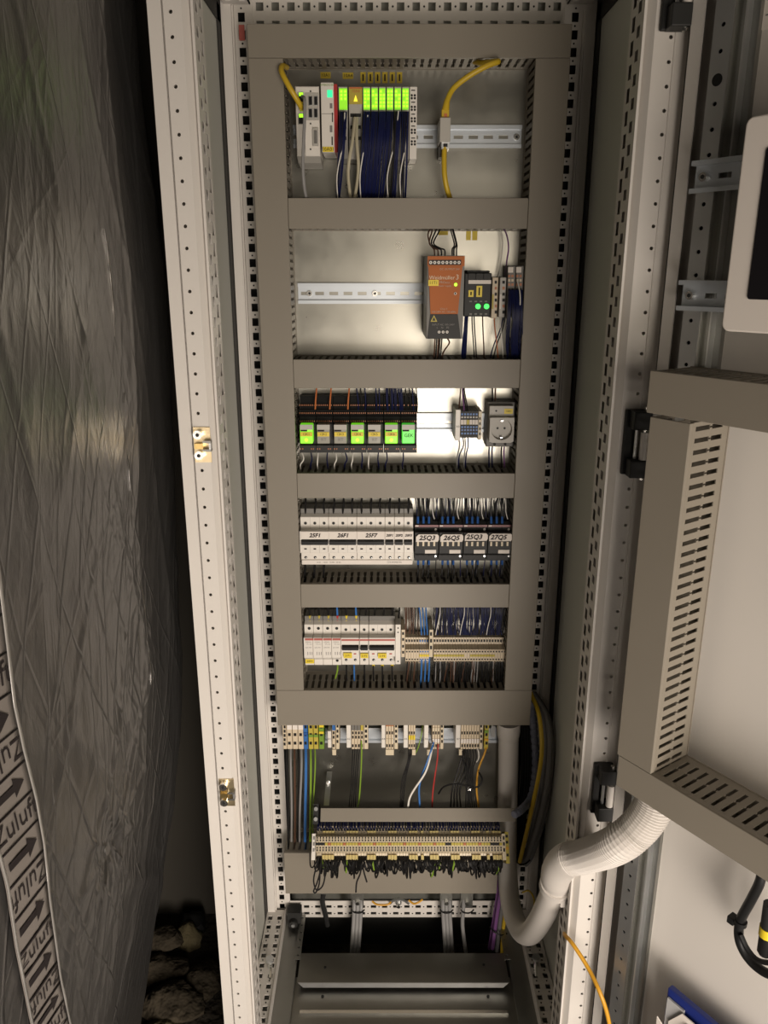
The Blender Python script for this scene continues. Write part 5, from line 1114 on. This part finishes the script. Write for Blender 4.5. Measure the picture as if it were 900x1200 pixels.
cable('fibre_cable', [(664, 1093, .045), (661.5, 1094, .026), (663, 1097, -.004), (671, 1106, -.025), (689, 1134, -.05), (703, 1163, -.08), (712, 1190, -.09), (718, 1225, -.10)], .0032, 'cable_amber', 'thin amber cable hanging out over the right front post', n=10)
cable('earth_wire', [(612, 1046, .40), (620, 1044, .40), (626, 1055, .40), (624, 1075, .41)], .002, 'cable_yellow', 'amber wire loop in the rear right floor corner', 'wire', n=8)
for s, (px, py) in ((-1, (303, 1133)), (1, (648, 1131))):
    t = thing('wing_bolt', ('left' if s < 0 else 'right') + ' steel wing bolt on the bottom side rail', 'wing bolt', PZ(px, py, .135)); q = PZ(px, py, .137)
    xq = s * .272
    mb = MB(); mb.cyl((xq, q.y, .1352), (0, 0, .018), .005, 'steel', 8).cyl((xq, q.y, .153), (0, 0, .006), .0085, 'steel', 10); mb.build('bolt', t)
    mb = MB(); mb.tube([(xq, q.y, .146), (xq - s * .004, q.y - .02, .150), (xq - s * .006, q.y - .038, .148)], .0032, 'bright_steel', 6); mb.build('lever', t, smooth=True)

# ------------------------------------------------------------------ things on the door
def rounded(u0, u1, z0, z1, r, n=5):
    out = []
    for cx, cz, a0 in ((u1 - r, z1 - r, 0), (u0 + r, z1 - r, 90), (u0 + r, z0 + r, 180), (u1 - r, z0 + r, 270)):
        for i in range(n + 1): a = R(a0 + 90 * i / n); out.append((cx + r * math.cos(a), cz + r * math.sin(a)))
    return out
a_, b_ = dpx(869, 138, .098), dpx(849.5, 388, .098); u0 = (a_.x + b_.x) / 2
t = thing('panel_housing', 'white panel housing with dark screen on the door rails', 'panel', dxf((u0 + .1, .06, b_.z)))
mb = DB(); mb.prism(rounded(u0, u0 + .26, b_.z, a_.z, .008), 'y', .050, .098, 'paper'); o = mb.build('housing', t); bevel(o, .002, 3)
c_ = dpx(888, 174, .099); d_ = dpx(885, 351, .099)
mb = DB(); mb.prism(rounded((c_.x + d_.x) / 2, u0 + .24, d_.z, c_.z, .003), 'y', .0975, .0992, 'screen'); mb.build('screen', t)
q0 = dpx(889, 36, .001); mb = DB(); mb.box(q0.x, q0.x + .16, .0003, .0012, q0.z, q0.z + .10, 'paper')
o = tag(mb.build('paper_notice'), 'white paper notice stuck high on the door', 'notice')
mb = DB(); 
for i in range(6): mb.box(q0.x + .006, q0.x + .05 + .08 * random.random(), .0012, .0014, q0.z + .012 + i * .014, q0.z + .0135 + i * .014, 'ink_grey')
mb.build('print', o)
cab_pts = [dp(893, 1020, .052), dp(890, 1035, .052), dp(880, 1055, .05), dp(868, 1078, .046), dp(866, 1098, .044), dp(873, 1117, .044), dp(887, 1133, .046), dp(905, 1142, .05), dp(925, 1135, .055)]
t = thing('door_cable', 'thick black cable looping under the lower door duct', 'cable', dp(870, 1100, .046))
MB().tube(smooth_path(cab_pts), .0058, 'black', 12).build('jacket', t, smooth=True)
tb_ = [dp(868, 1095, .05), dp(876, 1112, .05), dp(888, 1125, .052), dp(905, 1128, .055), dp(925, 1122, .06)]
cable('door_cable', tb_, .0032, 'black', 'thinner black cable inside the loop of the thick one', px=False, n=8)
t = thing('cable_tie', 'black cable tie with square head on the looping door cable', 'cable tie', dp(860, 1080, .045))
q = dpx(858, 1078, .046); mb = DB(); mb.box(q.x - .005, q.x + .004, .038, .05, q.z - .005, q.z + .005, 'black'); bevel(mb.build('tie_head', t), .001)
q2 = dp(868, 1081, .046); dv = (dp(866, 1090, .045) - dp(869, 1074, .046)).normalized(); MB().ring(q2 - dv * .003, dv * .006, .0075, .0057, 'black', 14).build('tie_band', t, smooth=True)
t = thing('cable_connector', 'black cable connector with a yellow band at the edge of the picture', 'connector', dp(902, 1110, .05))
p0, p1 = dp(904, 1060, .05), dp(896, 1118, .05); dv = p1 - p0
MB().tube([p0, p0 + dv * .45], .009, 'charcoal', 12).build('shell', t, smooth=True); MB().tube([p0 + dv * .45, p0 + dv * .62], .0098, 'yellow', 12).build('yellow_band', t, smooth=True); MB().tube([p0 + dv * .62, p0 + dv * .95, p1], [.009, .009, .007], 'black', 12).build('boot', t, smooth=True)
q = dpx(782.5, 1157, .04)
t = thing('document_folder', 'blue document folder with papers at the foot of the door', 'folder', dxf((q.x + .1, .03, q.z - .2)))
mb = DB(); mb.box(q.x, q.x + .24, .030, .040, q.z - .28, q.z, 'folder_blue'); bevel(mb.build('folder_back', t), .002)
mb = DB(); mb.box(q.x + .004, q.x + .03, .041, .044, q.z - .28, q.z - .012, 'clear_plastic'); mb.build('plastic_flap', t)
for i in range(3):
    mb = DB(); dz = .014 + .008 * i; mb.prism([(q.x + .012 + .012 * i, q.z - .28), (q.x + .235, q.z - .28), (q.x + .235, q.z - dz), (q.x + .03 + .012 * i, q.z - dz), (q.x + .012 + .012 * i, q.z - dz - .03)], 'y', .046 + i * .004, .0475 + i * .004, 'paper'); mb.build('paper_sheet', t)
q3 = dpx(770, 1191, .05); mb = DB(); mb.prism([(q3.x, q3.z), (q3.x + .03, q3.z - .02), (q3.x + .03, q3.z - .12), (q3.x + .004, q3.z - .12)], 'y', .049, .0505, 'paper'); tag(mb.build('paper_slip'), 'loose white paper corner left of the blue folder', 'paper')
# pocket that carries folder and slip
mb = DB(); mb.box(q3.x - .01, q.x + .26, .001, .003, .16, .34, 'coat').box(q3.x - .01, q.x + .26, .064, .066, .16, .32, 'coat').box(q3.x - .01, q.x + .26, .003, .064, .16, .163, 'coat'); tag(mb.build('document_pocket'), 'light grey document pocket fixed to the foot of the door', 'pocket')

# ------------------------------------------------------------------ foil wrapped air duct at the left
EDGE = [(163, -40), (165, 40), (172, 130), (186, 230), (199, 340), (206, 450), (211, 600), (214, 700), (216, 770), (214, 840), (206, 930), (197, 1000), (187, 1060), (178, 1130), (167, 1200), (150, 1300)]
EY = .12
EP = sorted([(P(x, y, EY).z, P(x, y, EY).x) for x, y in EDGE])
def edge_x(z):
    if z <= EP[0][0]: return EP[0][1]
    for (a, xa), (b, xb) in zip(EP, EP[1:]):
        if z <= b: return xa + (xb - xa) * (z - a) / (b - a)
    return EP[-1][1]
def edge_s(z): return sum(edge_x(z + d) for d in (-.06, -.03, 0, .03, .06)) / 5
def S(y, z, fine=True):
    d = (EY - y)
    b = -.006 * math.sin(min(1, d / .55) * math.pi) - .03 * max(0, d - .30) + .07 * max(0, z - 1.2) * min(1, max(0, d - .05) / .35)
    r = 0
    if fine:
        r = .0025 * noise.noise(Vector((y * 6, z * 3, 3.1))) + .0008 * noise.noise(Vector((y * 30, z * 14, 9.3)))
        lo = max(0, min(1, (1.35 - z) / .5))
        c1 = noise.noise(Vector((y * 5 + z * 2.2, z * 1.3 - y, 5))); r += (.0012 + .0022 * lo) * max(0, 1 - abs(c1) * 14)
        c2 = noise.noise(Vector((y * 6 - z * 2.5, z * 1.6 + y, 15))); r += (.0008 + .0018 * lo) * max(0, 1 - abs(c2) * 16)
        r += .0016 * max(0, 1 - abs(y + .09 - .02 * z) * 90)
        dy, dz = y - PIN[0], z - PIN[1]; pn = math.hypot(dy, dz); r -= .009 * math.exp(-(pn / .03) ** 2)
        an = math.atan2(dz, dy); r += .0035 * math.exp(-pn / .16) * max(0, math.sin(an * 11 + 3 * noise.noise(Vector((dy * 4, dz * 4, 2))))) ** 4 * min(1, pn / .03)
    return edge_s(z) + b + r
PIN = (-.20, .83)
def onS(x, y, fine=False):
    X = -.38
    for _ in range(25):
        p = PX(x, y, X); X = .5 * X + .5 * S(p.y, p.z, fine)
    return PX(x, y, X)
NZ, NY = 420, 260
air = thing('air_duct', 'large bulging silver foil wrapped air duct filling the left side', 'air duct', (-.7, -.4, 0))
vs = []; zs = [-.0 + 2.4 * i / NZ for i in range(NZ + 1)]
cols = []
for j in range(NY + 1): cols.append(('f', -1.0 + (EY - .02 + 1.0) * j / NY))
for j in range(1, 7): cols.append(('c', j / 6))
for j in range(1, 5): cols.append(('b', j / 4))
for z in zs:
    x1_ = S(EY - .02, z)
    for kd, v in cols:
        if kd == 'f': vs.append((S(v, z), v, z))
        elif kd == 'c': a = v * math.pi / 2; vs.append((x1_ - .02 + .02 * math.cos(a), EY - .02 + .02 * math.sin(a), z))
        else: vs.append((x1_ - .02 - .55 * v, EY + .02 * v, z))
W_ = len(cols); fs = [(i * W_ + j, i * W_ + j + 1, (i + 1) * W_ + j + 1, (i + 1) * W_ + j) for i in range(NZ) for j in range(W_ - 1)]
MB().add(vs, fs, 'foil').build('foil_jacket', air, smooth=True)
mb = MB(); q = Vector((S(*PIN), *PIN)); mb.cyl((q.x - .001, q.y, q.z), (.0025, 0, 0), .011, 'foil', 16); mb.build('insulation_pin', air)
q = onS(14, 829, True); mb = MB(); mb.cyl((q.x - .001, q.y, q.z), (.0025, 0, 0), .011, 'foil', 16); mb.build('insulation_pin', air)
# printed tape
RE = [(-24, 560), (-9, 665), (3, 760), (11, 826), (22, 877), (37, 936), (46, 987), (53, 1053), (66, 1145), (78, 1200), (92, 1260)]
LE = [(-92, 592), (-74, 700), (-58, 800), (-46, 866), (-30, 925), (-12, 985), (2, 1037), (13, 1108), (31, 1196), (45, 1252), (60, 1310)]
def lerp2(T, s):
    i = min(int(s), len(T) - 2); f = s - i; return (T[i][0] + (T[i + 1][0] - T[i][0]) * f, T[i][1] + (T[i + 1][1] - T[i][1]) * f)
def tape(s, c, off):
    a = lerp2(LE, s); b = lerp2(RE, s); p = onS(a[0] + (b[0] - a[0]) * c, a[1] + (b[1] - a[1]) * c, True); return p + Vector((off, -off * .2, 0))
mat('tape', (.22, .195, .175), .45, var=.06, vscale=20)
mat('tape_edge', (.55, .53, .50), .3, metal=.6)
tp = thing('printed_tape', 'grey airflow tape printed Zuluft with arrows on the foil duct', 'tape', tape(6, .5, 0))
def sheet(s0, s1, c0, c1, ns, nc, off, m, name, smooth=True):
    vs = [tape(s0 + (s1 - s0) * i / ns, c0 + (c1 - c0) * j / nc, off) for i in range(ns + 1) for j in range(nc + 1)]
    fs = [(i * (nc + 1) + j, i * (nc + 1) + j + 1, (i + 1) * (nc + 1) + j + 1, (i + 1) * (nc + 1) + j) for i in range(ns) for j in range(nc)]
    o = MB().add(vs, fs, m).build(name, tp, smooth=smooth); sd = o.modifiers.new('thick', 'SOLIDIFY'); sd.thickness = .0006; sd.offset = 0; return o
sheet(0, 9.95, 0, 1, 64, 8, .0035, 'tape', 'tape_band')
for c0, c1 in ((.965, 1.02), (-.02, .035)): sheet(0, 9.95, c0, c1, 90, 2, .0055, 'tape_edge', 'tape_edge')
# cells along the tape: word, arrow, word upside down, arrow ...
acc = [0.0]
for i in range(100):
    a = tape(i * .1, .5, 0); b = tape((i + 1) * .1, .5, 0); acc.append(acc[-1] + (b - a).length)
def s_of(d):
    for i in range(100):
        if acc[i + 1] >= d: return (i + (d - acc[i]) / max(1e-9, acc[i + 1] - acc[i])) * .1
    return 9.95
NCELL = 22; cell = acc[-1] / NCELL
wid = (tape(6, 1, 0) - tape(6, 0, 0)).length
for i in range(NCELL):
    s0 = s_of(cell * i)
    sheet(s0, min(9.95, s0 + .03), .03, .97, 1, 6, .0048, 'ink', 'printed_line')
    dmid = cell * (i + .5)
    mb = MB()
    if i % 2 == 0:
        flip = -1 if i % 4 == 2 else 1
        def fn(a, b, flip=flip, dmid=dmid):
            return tape(min(9.94, s_of(dmid - flip * b)), min(.97, max(.03, .5 + flip * a / wid)), .0048)
        mb.text('Zuluft', cell * .86, lambda a, b: fn(a * 1.0, b), 'ink'); mb.build('printed_word', tp)
    else:
        L2 = wid * .36; h2 = cell * .11
        poly = [(-L2, -h2), (L2 * .35, -h2), (L2 * .35, -h2 * 2.8), (L2, 0), (L2 * .35, h2 * 2.8), (L2 * .35, h2), (-L2, h2)]
        vs = [tape(s_of(dmid - b), .5 + a / wid, .0048) for a, b in poly]
        mb.add(vs, [(0, 1, 5, 6), (2, 3, 4)], 'ink'); mb.build('printed_arrow', tp)

# ------------------------------------------------------------------ rubble on the floor behind the foil duct
def rock(px, py, Y, r, m, label, sq=(1, 1, 1)):
    c = P(px, py, Y); c.z = max(c.z, r * sq[2] * .5); n1, n2 = 14, 9; vs = []; fs = []
    for i in range(n2 + 1):
        th = math.pi * i / n2
        for j in range(n1):
            ph = 2 * math.pi * j / n1; d = Vector((math.sin(th) * math.cos(ph), math.sin(th) * math.sin(ph), math.cos(th)))
            vs.append(c + Vector((d.x * sq[0], d.y * sq[1], d.z * sq[2])) * r * (1 + .35 * noise.noise(d * 1.7 + Vector((px, py, 0)) * .1)))
    for i in range(n2):
        for j in range(n1): fs.append((i * n1 + j, i * n1 + (j + 1) % n1, (i + 1) * n1 + (j + 1) % n1, (i + 1) * n1 + j))
    return tag(MB().add(vs, fs, m).build('rubble_stone', smooth=True), label, 'stone')

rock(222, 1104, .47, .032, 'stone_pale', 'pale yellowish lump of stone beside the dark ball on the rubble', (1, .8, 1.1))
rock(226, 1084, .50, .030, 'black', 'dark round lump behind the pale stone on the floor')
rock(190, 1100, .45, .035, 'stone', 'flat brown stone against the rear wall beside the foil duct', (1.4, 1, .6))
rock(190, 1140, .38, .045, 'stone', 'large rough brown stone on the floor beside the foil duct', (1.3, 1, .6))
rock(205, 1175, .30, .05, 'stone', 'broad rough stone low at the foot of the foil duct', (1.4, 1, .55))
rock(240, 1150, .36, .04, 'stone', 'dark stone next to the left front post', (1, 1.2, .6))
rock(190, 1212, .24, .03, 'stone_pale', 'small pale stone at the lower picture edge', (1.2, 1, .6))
q = P(231, 1186, .30); mb = MB(); mb.tube([q + Vector((0, 0, -.012)), q, q + Vector((.004, 0, .012)), q + Vector((.009, 0, .02))], [.003, .006, .005, .001], 'bright_steel', 5); tag(mb.build('foil_scrap'), 'shiny crumpled foil scrap on the dark rubble', 'foil scrap')
o = tag(STUFF.build('wire_bundle', smooth=True), 'dense thin navy and black wires crowding terminals and contactors', 'wires'); o['kind'] = 'stuff'

mat('crease_glint', (.7, .68, .65), .2, metal=1)  # bright metal that paints highlights along the foil creases
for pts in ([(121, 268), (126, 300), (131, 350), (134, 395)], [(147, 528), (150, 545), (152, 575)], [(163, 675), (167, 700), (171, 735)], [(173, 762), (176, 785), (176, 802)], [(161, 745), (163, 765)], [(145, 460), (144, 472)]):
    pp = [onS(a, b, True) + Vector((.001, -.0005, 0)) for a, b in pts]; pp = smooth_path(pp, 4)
    MB().tube(pp, [.0007 * math.sin(math.pi * (i + .3) / (len(pp) - .4)) + .0001 for i in range(len(pp))], 'crease_glint', 5).build('foil_glint', air, smooth=True)  # thin bright tubes laid on as painted glints
mb = MB(); q = P(284, 38, .425); mb.box(q.x - .005, q.x + .004, .4225, .4238, q.z - .012, q.z + .010, 'red_stripe'); mb.build('red_tag', cab)
